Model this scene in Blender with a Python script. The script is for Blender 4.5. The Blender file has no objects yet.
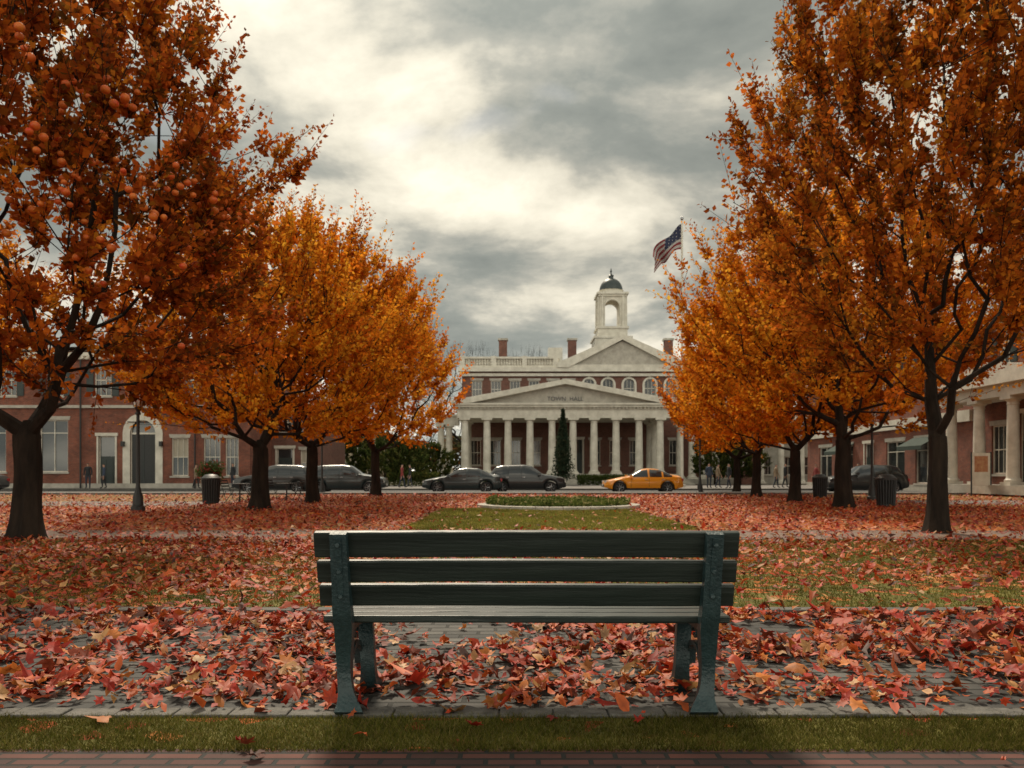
import bpy, math, random
import numpy as np
from mathutils import Vector
random.seed(7); rng=np.random.default_rng(7)
S=bpy.context.scene
COL=S.collection
F=796.0; CAMH=1.1; HY=474.0
def PX(px,Y): return (px-512.0)*Y/F
def PZ(py,Y): return CAMH+(HY-py)*Y/F

# ---------------------------------------------------------------- materials
def newmat(name):
    m=bpy.data.materials.new(name); m.use_nodes=True
    nt=m.node_tree; b=nt.nodes['Principled BSDF']
    return m,nt,b
def N(nt,t,**kw):
    n=nt.nodes.new(t)
    for k,v in kw.items(): setattr(n,k,v)
    return n
def ramp(nt,stops):
    r=N(nt,'ShaderNodeValToRGB'); e=r.color_ramp.elements
    while len(e)<len(stops): e.new(0.5)
    for i,(p,c) in enumerate(stops):
        e[i].position=p; e[i].color=(*c,1)
    return r
def noisemat(name,c1,c2,scale=3.0,rough=0.7,bump=0.0,metal=0.0,detail=6,bscale=None,spec=0.5,coat=0.0,stretch=None):
    m,nt,b=newmat(name)
    tc=N(nt,'ShaderNodeTexCoord')
    mp=N(nt,'ShaderNodeMapping'); nt.links.new(tc.outputs['Object'],mp.inputs[0])
    if stretch: mp.inputs['Scale'].default_value=stretch
    n=N(nt,'ShaderNodeTexNoise'); n.inputs['Scale'].default_value=scale; n.inputs['Detail'].default_value=detail
    n.inputs['Roughness'].default_value=0.65
    nt.links.new(mp.outputs[0],n.inputs['Vector'])
    r=ramp(nt,[(0.3,c1),(0.7,c2)]); nt.links.new(n.outputs['Fac'],r.inputs[0])
    nt.links.new(r.outputs[0],b.inputs['Base Color'])
    b.inputs['Roughness'].default_value=rough; b.inputs['Metallic'].default_value=metal
    b.inputs['Specular IOR Level'].default_value=spec
    b.inputs['Coat Weight'].default_value=coat; b.inputs['Coat Roughness'].default_value=0.08
    if bump>0:
        n2=N(nt,'ShaderNodeTexNoise'); n2.inputs['Scale'].default_value=bscale or scale*6; n2.inputs['Detail'].default_value=5
        nt.links.new(mp.outputs[0],n2.inputs['Vector'])
        bp=N(nt,'ShaderNodeBump'); bp.inputs['Strength'].default_value=bump; bp.inputs['Distance'].default_value=0.02
        nt.links.new(n2.outputs['Fac'],bp.inputs['Height']); nt.links.new(bp.outputs[0],b.inputs['Normal'])
    return m
def brickmat(name,c1,c2,mortar,bw,bh,ms,wall=True,bump=0.4,offset=0.5,big=(0.6,1.15)):
    m,nt,b=newmat(name)
    tc=N(nt,'ShaderNodeTexCoord')
    sx=N(nt,'ShaderNodeSeparateXYZ'); nt.links.new(tc.outputs['Object'],sx.inputs[0])
    cb=N(nt,'ShaderNodeCombineXYZ')
    if wall:
        ad=N(nt,'ShaderNodeMath',operation='ADD'); nt.links.new(sx.outputs[0],ad.inputs[0]); nt.links.new(sx.outputs[1],ad.inputs[1])
        nt.links.new(ad.outputs[0],cb.inputs[0]); nt.links.new(sx.outputs[2],cb.inputs[1])
    else:
        nt.links.new(sx.outputs[0],cb.inputs[0]); nt.links.new(sx.outputs[1],cb.inputs[1])
    br=N(nt,'ShaderNodeTexBrick'); br.offset=offset
    br.inputs['Scale'].default_value=1; br.inputs['Brick Width'].default_value=bw; br.inputs['Row Height'].default_value=bh
    br.inputs['Mortar Size'].default_value=ms; br.inputs['Mortar Smooth'].default_value=0.2
    br.inputs['Color1'].default_value=(*c1,1); br.inputs['Color2'].default_value=(*c2,1); br.inputs['Mortar'].default_value=(*mortar,1)
    br.inputs['Bias'].default_value=0.0
    nt.links.new(cb.outputs[0],br.inputs['Vector'])
    n=N(nt,'ShaderNodeTexNoise'); n.inputs['Scale'].default_value=0.9; n.inputs['Detail'].default_value=8; n.inputs['Roughness'].default_value=0.7
    nt.links.new(tc.outputs['Object'],n.inputs['Vector'])
    mr=N(nt,'ShaderNodeMapRange'); mr.inputs[1].default_value=0.3; mr.inputs[2].default_value=0.7; mr.inputs[3].default_value=big[0]; mr.inputs[4].default_value=big[1]
    nt.links.new(n.outputs['Fac'],mr.inputs[0])
    mx=N(nt,'ShaderNodeVectorMath',operation='SCALE'); nt.links.new(br.outputs['Color'],mx.inputs[0]); nt.links.new(mr.outputs[0],mx.inputs['Scale'])
    nt.links.new(mx.outputs[0],b.inputs['Base Color'])
    b.inputs['Roughness'].default_value=0.85
    bp=N(nt,'ShaderNodeBump'); bp.inputs['Strength'].default_value=bump; bp.inputs['Distance'].default_value=0.01; bp.invert=True
    nt.links.new(br.outputs['Fac'],bp.inputs['Height']); nt.links.new(bp.outputs[0],b.inputs['Normal'])
    return m
def leafmat(name,trans=0.5,rough=0.55,spec=0.3,simple=False):
    m,nt,b=newmat(name)
    at=N(nt,'ShaderNodeAttribute'); at.attribute_name='Col'
    if simple:
        nt.nodes.remove(b); b=N(nt,'ShaderNodeBsdfDiffuse'); nt.links.new(at.outputs['Color'],b.inputs['Color'])
    else:
        nt.links.new(at.outputs['Color'],b.inputs['Base Color'])
        b.inputs['Roughness'].default_value=rough; b.inputs['Specular IOR Level'].default_value=spec
    tr=N(nt,'ShaderNodeBsdfTranslucent'); nt.links.new(at.outputs['Color'],tr.inputs['Color'])
    mx=N(nt,'ShaderNodeMixShader'); mx.inputs[0].default_value=trans
    nt.links.new(b.outputs[0],mx.inputs[1]); nt.links.new(tr.outputs[0],mx.inputs[2])
    nt.links.new(mx.outputs[0],nt.nodes['Material Output'].inputs['Surface'])
    return m

M={}
M['brick']=brickmat('brick_wall_material',(0.28,0.075,0.04),(0.17,0.045,0.028),(0.21,0.15,0.11),0.22,0.075,0.008,big=(0.45,1.2))
M['brick2']=brickmat('brick_wall_dark',(0.22,0.08,0.055),(0.14,0.052,0.038),(0.18,0.14,0.11),0.22,0.075,0.008)
M['beige']=noisemat('beige_stucco',(0.36,0.29,0.2),(0.45,0.38,0.27),1.2,0.9,0.2)
M['white']=noisemat('white_painted_trim',(0.48,0.45,0.38),(0.72,0.69,0.60),1.6,0.6,0.15)
M['stone']=noisemat('limestone',(0.31,0.29,0.25),(0.5,0.47,0.41),2.0,0.85,0.3)
M['slate']=noisemat('slate_roof',(0.07,0.075,0.08),(0.13,0.13,0.14),4,0.6,0.3)
M['copper']=noisemat('dome_copper',(0.02,0.03,0.032),(0.045,0.058,0.056),3,0.45,0.2)
M['glass']=noisemat('window_glass',(0.012,0.015,0.018),(0.05,0.055,0.055),0.5,0.06,0.02,spec=0.8)
M['shutter']=noisemat('shutter_paint',(0.015,0.024,0.024),(0.03,0.042,0.038),3,0.5)
M['awning']=noisemat('awning_canvas',(0.02,0.035,0.028),(0.035,0.055,0.045),3,0.9)
M['curtain']=noisemat('curtain',(0.3,0.28,0.22),(0.45,0.4,0.32),2,0.9,stretch=(6,6,0.4))
M['iron']=noisemat('black_iron',(0.01,0.012,0.013),(0.02,0.022,0.022),8,0.45,0.1)
M['bark']=noisemat('bark',(0.008,0.006,0.005),(0.035,0.024,0.017),5,0.95,0.9,bscale=14,stretch=(1,1,0.25),spec=0.15)
M['asphalt']=noisemat('asphalt',(0.04,0.04,0.042),(0.075,0.072,0.07),1.5,0.8,0.4,bscale=60)
M['pave']=brickmat('concrete_paving',(0.2,0.18,0.165),(0.15,0.135,0.125),(0.07,0.06,0.055),1.2,0.9,0.02,wall=False,bump=0.2)
M['path']=noisemat('gravel_path',(0.13,0.085,0.065),(0.22,0.155,0.125),3,0.9,0.5,bscale=50)
M['cobble']=brickmat('walk_pavers',(0.10,0.095,0.086),(0.04,0.04,0.038),(0.012,0.012,0.009),0.23,0.115,0.013,wall=False,bump=0.9,big=(0.4,1.35))
M['redbrick']=brickmat('red_brick_paving',(0.12,0.038,0.027),(0.05,0.02,0.017),(0.014,0.012,0.010),0.2,0.065,0.01,wall=False,bump=0.9,big=(0.4,1.3))
M['kerb']=noisemat('kerb_stone',(0.055,0.052,0.046),(0.16,0.148,0.13),9,0.85,0.6)
M['paint']=noisemat('road_paint',(0.5,0.5,0.47),(0.7,0.7,0.66),8,0.7)
M['tire']=noisemat('tyre_rubber',(0.012,0.012,0.012),(0.025,0.025,0.025),8,0.85)
M['rim']=noisemat('wheel_alloy',(0.3,0.3,0.31),(0.45,0.45,0.46),5,0.3,metal=0.9)
M['carglass']=noisemat('car_glass',(0.01,0.012,0.014),(0.02,0.024,0.026),1,0.05,spec=0.9)
M['lamp']=noisemat('lamp_lens',(0.5,0.5,0.48),(0.7,0.7,0.66),5,0.15)
M['taillamp']=noisemat('tail_lens',(0.3,0.01,0.01),(0.4,0.02,0.02),5,0.2)
M['benchwood']=noisemat('bench_green_paint',(0.005,0.011,0.010),(0.022,0.034,0.029),5,0.42,0.35,bscale=9,spec=0.45,stretch=(0.2,3,3),detail=9)
M['benchiron']=noisemat('bench_cast_iron',(0.010,0.026,0.030),(0.026,0.054,0.058),14,0.42,0.35,bscale=60)
M['leaf']=leafmat('autumn_leaf',0.5,simple=True)
M['litter']=leafmat('fallen_leaf',0.15,0.6,0.35)
M['grassb']=leafmat('grass_blade',0.3,simple=True)
M['fruit']=noisemat('crab_apple_skin',(0.50,0.04,0.012),(0.62,0.19,0.025),7,0.4,spec=0.3)

def groundmat():
    m,nt,b=newmat('lawn_with_fallen_leaves')
    tc=N(nt,'ShaderNodeTexCoord')
    n=N(nt,'ShaderNodeTexNoise'); n.inputs['Scale'].default_value=1.3; n.inputs['Detail'].default_value=8; n.inputs['Roughness'].default_value=0.75
    nt.links.new(tc.outputs['Object'],n.inputs['Vector'])
    gr=ramp(nt,[(0.3,(0.04,0.042,0.01)),(0.5,(0.11,0.10,0.022)),(0.7,(0.21,0.175,0.04))]); nt.links.new(n.outputs['Fac'],gr.inputs[0])
    v=N(nt,'ShaderNodeTexVoronoi'); v.inputs['Scale'].default_value=9
    nt.links.new(tc.outputs['Object'],v.inputs['Vector'])
    sc=N(nt,'ShaderNodeSeparateColor'); nt.links.new(v.outputs['Color'],sc.inputs[0])
    lr=ramp(nt,[(0.0,(0.10,0.025,0.01)),(0.3,(0.28,0.05,0.018)),(0.55,(0.42,0.09,0.025)),(0.8,(0.48,0.14,0.035)),(1.0,(0.5,0.24,0.08))])
    nt.links.new(sc.outputs[0],lr.inputs[0])
    at=N(nt,'ShaderNodeAttribute'); at.attribute_name='dens'
    lt=N(nt,'ShaderNodeMath',operation='LESS_THAN'); nt.links.new(sc.outputs[1],lt.inputs[0]); nt.links.new(at.outputs['Fac'],lt.inputs[1])
    mx=N(nt,'ShaderNodeMix',data_type='RGBA'); nt.links.new(lt.outputs[0],mx.inputs[0]); nt.links.new(gr.outputs[0],mx.inputs[6]); nt.links.new(lr.outputs[0],mx.inputs[7])
    nt.links.new(mx.outputs[2],b.inputs['Base Color']); b.inputs['Roughness'].default_value=0.85
    b.inputs['Specular IOR Level'].default_value=0.2
    bp=N(nt,'ShaderNodeBump'); bp.inputs['Strength'].default_value=0.5; bp.inputs['Distance'].default_value=0.03
    nt.links.new(v.outputs['Distance'],bp.inputs['Height']); nt.links.new(bp.outputs[0],b.inputs['Normal'])
    return m
M['lawn']=groundmat()
M['earth']=noisemat('earth_and_grass',(0.03,0.035,0.012),(0.09,0.075,0.03),0.8,0.95,0.3)

# ---------------------------------------------------------------- mesh helpers
def empty(name,loc=(0,0,0),rot=0):
    e=bpy.data.objects.new(name,None); e.location=loc; e.rotation_euler=(0,0,rot); COL.objects.link(e); e.empty_display_size=0.2; return e
class MB:
    def __init__(s): s.v=[];s.f=[];s.m=[];s.mats=[]
    def mi(s,mat):
        if mat not in s.mats: s.mats.append(mat)
        return s.mats.index(mat)
    def face(s,pts,mat):
        i=len(s.v); s.v+= [tuple(p) for p in pts]; s.f.append(tuple(range(i,i+len(pts)))); s.m.append(s.mi(mat))
    def box(s,x0,x1,y0,y1,z0,z1,mat):
        i=len(s.v); s.v+=[(x0,y0,z0),(x1,y0,z0),(x1,y1,z0),(x0,y1,z0),(x0,y0,z1),(x1,y0,z1),(x1,y1,z1),(x0,y1,z1)]
        for f in ((0,3,2,1),(4,5,6,7),(0,1,5,4),(1,2,6,5),(2,3,7,6),(3,0,4,7)):
            s.f.append(tuple(i+k for k in f)); s.m.append(s.mi(mat))
    def lathe(s,cx,cy,prof,n,mat,ax=1.0,ay=1.0):
        i=len(s.v)
        for r,z in prof:
            for k in range(n):
                a=2*math.pi*(k+0.5)/n; s.v.append((cx+ax*r*math.cos(a),cy+ay*r*math.sin(a),z))
        mi=s.mi(mat)
        for j in range(len(prof)-1):
            for k in range(n):
                k2=(k+1)%n; s.f.append((i+j*n+k,i+j*n+k2,i+(j+1)*n+k2,i+(j+1)*n+k)); s.m.append(mi)
        s.f.append(tuple(i+k for k in range(n))[::-1]); s.m.append(mi)
        L=(len(prof)-1)*n; s.f.append(tuple(i+L+k for k in range(n))); s.m.append(mi)
    def prism(s,poly,y0,y1,mat,axis='y'):
        def P(a,b,y): return (a,y,b) if axis=='y' else (y,a,b)
        i=len(s.v); n=len(poly); s.v+=[P(a,b,y0) for a,b in poly]+[P(a,b,y1) for a,b in poly]
        mi=s.mi(mat)
        s.f.append(tuple(range(i,i+n))); s.m.append(mi); s.f.append(tuple(range(i+n,i+2*n))[::-1]); s.m.append(mi)
        for k in range(n):
            k2=(k+1)%n; s.f.append((i+k2,i+k,i+n+k,i+n+k2)); s.m.append(mi)
    def tube(s,p0,p1,r0,r1,n,mat):
        p0=Vector(p0);p1=Vector(p1);d=(p1-p0)
        if d.length<1e-6: return
        d.normalize(); u=d.orthogonal().normalized(); w=d.cross(u); i=len(s.v)
        for p,r in((p0,r0),(p1,r1)):
            for k in range(n):
                a=2*math.pi*k/n; q=p+u*(r*math.cos(a))+w*(r*math.sin(a)); s.v.append(tuple(q))
        mi=s.mi(mat)
        for k in range(n):
            k2=(k+1)%n; s.f.append((i+k,i+k2,i+n+k2,i+n+k)); s.m.append(mi)
        if n>4:
            s.f.append(tuple(i+k for k in range(n))[::-1]); s.m.append(mi); s.f.append(tuple(i+n+k for k in range(n))); s.m.append(mi)
    def build(s,name,parent=None,smooth=False,bevel=0,fixn=False):
        me=bpy.data.meshes.new(name); me.from_pydata(s.v,[],s.f)
        for m in s.mats: me.materials.append(m)
        me.polygons.foreach_set('material_index',s.m)
        if smooth: me.polygons.foreach_set('use_smooth',[True]*len(me.polygons))
        me.update()
        if fixn:
            import bmesh
            bm=bmesh.new(); bm.from_mesh(me); bmesh.ops.remove_doubles(bm,verts=bm.verts,dist=1e-4); bmesh.ops.recalc_face_normals(bm,faces=bm.faces); bm.to_mesh(me); bm.free()
        if smooth:
            try: me.set_sharp_from_angle(angle=math.radians(40))
            except Exception: pass
        o=bpy.data.objects.new(name,me); COL.objects.link(o)
        if parent: o.parent=parent
        if bevel:
            b=o.modifiers.new('bevel','BEVEL'); b.width=bevel; b.segments=2; b.limit_method='ANGLE'; b.angle_limit=math.radians(40)
        return o
def polymesh(name,V,Fc,mat,col=None,parent=None,link=True):
    me=bpy.data.meshes.new(name); m,k=Fc.shape
    me.vertices.add(len(V)); me.vertices.foreach_set('co',np.ascontiguousarray(V,dtype=np.float32).ravel())
    me.loops.add(m*k); me.loops.foreach_set('vertex_index',np.ascontiguousarray(Fc,dtype=np.int32).ravel())
    me.polygons.add(m); me.polygons.foreach_set('loop_start',np.arange(0,m*k,k,dtype=np.int32))
    try: me.polygons.foreach_set('loop_total',np.full(m,k,dtype=np.int32))
    except Exception: pass
    me.update(calc_edges=True)
    if col is not None:
        a=me.color_attributes.new('Col','FLOAT_COLOR','POINT')
        c=np.ones((len(V),4),dtype=np.float32); c[:,:3]=col; a.data.foreach_set('color',c.ravel())
    me.materials.append(mat)
    if not link: return me
    o=bpy.data.objects.new(name,me); COL.objects.link(o)
    if parent: o.parent=parent
    return o
_g=rng.random((256,256))
def vnoise(x,y):
    xi=np.floor(x).astype(int); yi=np.floor(y).astype(int); fx=x-xi; fy=y-yi
    fx=fx*fx*(3-2*fx); fy=fy*fy*(3-2*fy)
    a=_g[xi%256,yi%256];b=_g[(xi+1)%256,yi%256];c=_g[xi%256,(yi+1)%256];d=_g[(xi+1)%256,(yi+1)%256]
    return (a*(1-fx)+b*fx)*(1-fy)+(c*(1-fx)+d*fx)*fy
def fb(x,y,s): return 0.55*vnoise(x*s,y*s)+0.3*vnoise(x*s*2.3+9,y*s*2.3)+0.15*vnoise(x*s*5.1,y*s*5.1+4)

# ---------------------------------------------------------------- layout of the ground
Y_BR=3.17; Y_G0=3.57; Y_W1=6.2; Y_L0=6.34; Y_C0=13.2; Y_C1=15.4; Y_R0=44.0; Y_R1=53.0
def dens(x,y):
    x=np.asarray(x,float);y=np.asarray(y,float); d=np.full(x.shape,0.8)
    n=fb(x,y,0.9); m=fb(x+31,y+17,2.2)
    d=np.where(y<Y_BR,0.03,d)
    d=np.where((y>=Y_BR)&(y<Y_G0),0.05,d)
    w=(y>=Y_G0)&(y<Y_W1)
    e=np.clip((y-Y_G0-0.02)/0.4,0.12,1)
    gap=np.exp(-((x+0.45)/0.65)**2-((y-5.3)/0.45)**2)+0.6*np.exp(-((x-1.9)/0.5)**2-((y-5.5)/0.3)**2)+0.4*np.exp(-((x-0.35)/0.6)**2-((y-4.6)/0.3)**2)+0.4*np.exp(-((x+2.4)/0.7)**2-((y-5.1)/0.3)**2)
    d=np.where(w,np.clip((0.42+2.6*(m-0.30))*e-gap*1.1,0.06,1),d)
    l=(y>=Y_W1)&(y<Y_C0)
    base=np.where(x<-1.6,0.88,np.where(x<2.6,0.35,0.40))
    base=base*np.where(y<7.4,0.5,1.0)
    d=np.where(l,np.clip(base*(0.1+1.8*n),0,1),d)
    c=(y>=Y_C0)&(y<Y_C1); d=np.where(c,0.6*(0.4+1.2*n),d)
    a=(y>=Y_C1)
    lane=(x>-2.1+0.4*(n-.5))&(x<3.6+0.4*(n-.5))&(y<25.2)
    d=np.where(a,np.where(lane,0.05,np.clip(0.95*(0.5+0.85*n),0,1)),d)
    side=(y>26)&((x<-11)|(x>15)); d=np.where(side,d*0.45,d)
    d=np.where(y>Y_R0-2.5,0.12,d)
    return d
mb=MB(); mb.face([(-900,-60,0),(900,-60,0),(900,1500,0),(-900,1500,0)],M['earth']); mb.build('ground')
def sheet(name,x0,x1,y0,y1,z,mat):
    mb=MB(); mb.face([(x0,y0,z),(x1,y0,z),(x1,y1,z),(x0,y1,z)],mat); return mb.build(name)
def grid(name,x0,x1,y0,y1,st,z):
    nx=int((x1-x0)/st)+1; ny=int((y1-y0)/st)+1
    xs=np.linspace(x0,x1,nx); ys=np.linspace(y0,y1,ny); X,Y=np.meshgrid(xs,ys)
    Z=np.full(X.shape,z)
    V=np.stack([X,Y,Z],-1).reshape(-1,3); i=np.arange(nx*ny).reshape(ny,nx)
    Fc=np.stack([i[:-1,:-1],i[:-1,1:],i[1:,1:],i[1:,:-1]],-1).reshape(-1,4)
    o=polymesh(name,V,Fc,M['lawn'])
    a=o.data.attributes.new('dens','FLOAT','POINT'); a.data.foreach_set('value',dens(V[:,0],V[:,1]).astype(np.float32))
    return o
grid('lawn',-48,48,Y_L0,Y_R0-2.2,0.3,0.006)
grid('grass_verge',-14,14,Y_BR,Y_G0,0.2,0.006)
sheet('brick_path',-14,14,-6,Y_BR-0.003,0.006,M['redbrick'])
sheet('paved_walk',-30,30,Y_G0,Y_W1,0.01,M['cobble'])
mb=MB(); x=-30.0
while x<30:
    l=0.9+0.25*random.random(); h=0.035+0.012*random.random()
    mb.box(x,x+l-0.012,Y_W1+0.002,Y_L0-0.002,-0.05,h,M['kerb']); x+=l
mb.build('kerb_edging',bevel=0.008)
mb=MB(); x=-12.0
while x<12:
    l=0.22+0.05*random.random(); o=0.008*random.random()
    mb.box(x,x+l-0.008,Y_G0-0.005+o,Y_G0+0.11+o,-0.05,0.016+0.010*random.random(),M['kerb']); x+=l
mb.build('edging_stones',bevel=0.006)
sheet('cross_path',-48,48,Y_C0,Y_C1,0.011,M['path'])
sheet('side_path',-60,-11,27.5,31.5,0.012,M['pave'])
sheet('side_path',15,60,28.5,33,0.012,M['pave'])
mb=MB(); mb.box(-150,150,Y_R0-2.2,Y_R0,-0.1,0.12,M['pave']); mb.box(-150,150,Y_R0,Y_R0+0.18,-0.1,0.135,M['kerb'])
mb.build('near_pavement')
sheet('road',-150,150,Y_R0+0.18,Y_R1-0.18,0.008,M['asphalt'])
mb=MB()
for i in range(-30,31):
    mb.face([(i*5,48.3,0.012),(i*5+2.2,48.3,0.012),(i*5+2.2,48.45,0.012),(i*5,48.45,0.012)],M['paint'])
mb.build('road_markings')
mb=MB(); mb.box(-150,150,Y_R1-0.18,Y_R1,-0.1,0.135,M['kerb']); mb.box(-150,150,Y_R1,71,-0.1,0.12,M['pave']); mb.build('far_pavement')

# ---------------------------------------------------------------- fallen leaves
PAL=np.array([(0.46,0.05,0.015),(0.34,0.024,0.011),(0.52,0.10,0.022),(0.54,0.17,0.035),(0.50,0.25,0.09),(0.19,0.035,0.014),(0.08,0.022,0.012),(0.48,0.10,0.05),(0.58,0.34,0.17)])
PW=np.array([.20,.15,.2,.13,.06,.11,.08,.06,.03]); PW/=PW.sum()
def sample(n,x0,x1,y0,y1,f=dens):
    x=rng.uniform(x0,x1,n); y=rng.uniform(y0,y1,n); k=rng.random(n)<f(x,y); return x[k],y[k]
def leaves(name,x,y,s0,s1,zmax,outline,tilt=0.35,zb=0.014,curl=0.45):
    n=len(x); K=len(outline)
    ang=np.array([o[0] for o in outline]); rad=np.array([o[1] for o in outline])
    th=rng.uniform(0,2*np.pi,n); s=rng.uniform(s0,s1,n)*rng.choice([0.7,1,1,1.2],n)
    r=rad[None,:]*(1+0.12*rng.standard_normal((n,K)))
    lx=np.cos(ang)[None,:]*r; ly=np.sin(ang)[None,:]*r*rng.uniform(0.7,1,n)[:,None]
    c1=rng.normal(0,curl,n)[:,None]; c2=rng.normal(0.3,curl,n)[:,None]
    lz=c1*lx*lx+c2*ly*ly+0.15*rng.standard_normal((n,K))*r
    lx=np.concatenate([lx,np.zeros((n,1))],1);ly=np.concatenate([ly,np.zeros((n,1))],1);lz=np.concatenate([lz,np.zeros((n,1))],1)
    P=np.stack([lx,ly,lz],-1)*s[:,None,None]
    tx=rng.normal(0,tilt,n);ty=rng.normal(0,tilt,n)
    cx,sx=np.cos(tx)[:,None],np.sin(tx)[:,None]; cy,sy=np.cos(ty)[:,None],np.sin(ty)[:,None]
    Y1=P[...,1]*cx-P[...,2]*sx; Z1=P[...,1]*sx+P[...,2]*cx; X1=P[...,0]*cy+Z1*sy; Z2=-P[...,0]*sy+Z1*cy
    c,sn=np.cos(th)[:,None],np.sin(th)[:,None]
    X2=X1*c-Y1*sn; Y2=X1*sn+Y1*c
    Z2=Z2-Z2.min(1)[:,None]+zb+(rng.random(n)**2*zmax)[:,None]
    V=np.stack([X2+x[:,None],Y2+y[:,None],Z2],-1).reshape(-1,3)
    b=(np.arange(n)*(K+1))[:,None,None]; t=np.stack([np.arange(K),(np.arange(K)+1)%K,np.full(K,K)],-1)[None]
    Fc=(b+t).reshape(-1,3)
    ci=rng.choice(len(PAL),n,p=PW); col=PAL[ci]*rng.uniform(0.65,1.25,n)[:,None]
    col=np.repeat(col[:,None,:],K+1,1)*rng.uniform(0.75,1.12,(n,K+1,1)); col[:,K]*=0.7
    return polymesh(name,V,Fc,M['litter'],np.clip(col.reshape(-1,3),0,0.8))
maple=[]
for a,r in [(0,1.0),(18,.6),(38,.5),(58,.92),(82,.5),(105,.72),(135,.42),(165,.38),(180,.5),(195,.38),(225,.42),(255,.72),(278,.5),(302,.92),(322,.5),(342,.6)]:
    maple.append((math.radians(a),r*0.6))
oval=[(math.radians(a),r*0.6) for a,r in[(0,1.1),(40,.62),(100,.5),(150,.55),(180,.8),(210,.55),(260,.5),(320,.62)]]
quad=[(math.radians(a),r*0.6) for a,r in[(0,1.0),(80,.55),(180,.9),(275,.55)]]
x,y=sample(15500,-5.2,5.2,Y_G0,Y_W1); k=int(len(x)*0.42); k2=int(len(x)*0.47)
leaves('fallen_leaves',x[:k],y[:k],0.055,0.12,0.04,maple)
leaves('fallen_leaves',x[k:k2],y[k:k2],0.12,0.16,0.03,maple,tilt=0.25,curl=0.7)
leaves('fallen_leaves',x[k2:],y[k2:],0.04,0.085,0.035,oval)
x,y=sample(1100,-3.2,3.2,2.3,Y_G0); leaves('fallen_leaves',x,y,0.05,0.1,0.01,maple,zb=0.02,curl=0.7)
x,y=sample(34000,-11,11,Y_W1,Y_C0); leaves('fallen_leaves',x,y,0.05,0.11,0.03,oval,zb=0.025)
x,y=sample(60000,-24,24,Y_C0,30); leaves('fallen_leaves',x,y,0.06,0.13,0.03,quad)
x,y=sample(24000,-32,34,30,42); leaves('fallen_leaves',x,y,0.08,0.16,0.03,quad)

def blades(name,n,x0,x1,y0,y1,h0,h1,w,f=1.0):
    x=rng.uniform(x0,x1,n);y=rng.uniform(y0,y1,n)
    k=(0.35+fb(x,y,1.7))>rng.random(n)*1.1; x=x[k];y=y[k];n=len(x)
    h=rng.uniform(h0,h1,n)*(0.5+fb(x,y,2.5)); a=rng.uniform(0,np.pi,n); dx=np.cos(a)*w;dy=np.sin(a)*w
    lx=rng.normal(0,.6,n)*h; ly=rng.normal(0,.6,n)*h; z=np.full(n,0.004)
    V=np.stack([np.stack([x-dx,y-dy,z],-1),np.stack([x+dx,y+dy,z],-1),np.stack([x+lx,y+ly,z+h],-1)],1).reshape(-1,3)
    c=np.array([(0.12,0.12,0.022),(0.08,0.086,0.018),(0.19,0.165,0.04),(0.22,0.165,0.06)])[rng.choice(4,n,p=[.33,.28,.24,.15])]*(rng.uniform(.7,1.2,n)*(0.45+1.0*fb(x+5,y,1.1))*f)[:,None]
    return polymesh(name,V,np.arange(3*n).reshape(-1,3),M['grassb'],np.repeat(c,3,0))
blades('grass',85000,-2.9,2.9,Y_BR-0.035,Y_G0+0.015,0.010,0.034,0.0022,0.85)
blades('grass',180000,-10,10,Y_L0,Y_C0,0.02,0.05,0.005)
blades('grass',60000,-2.2,3.7,Y_C1,25.2,0.03,0.06,0.012,1.7)

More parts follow.
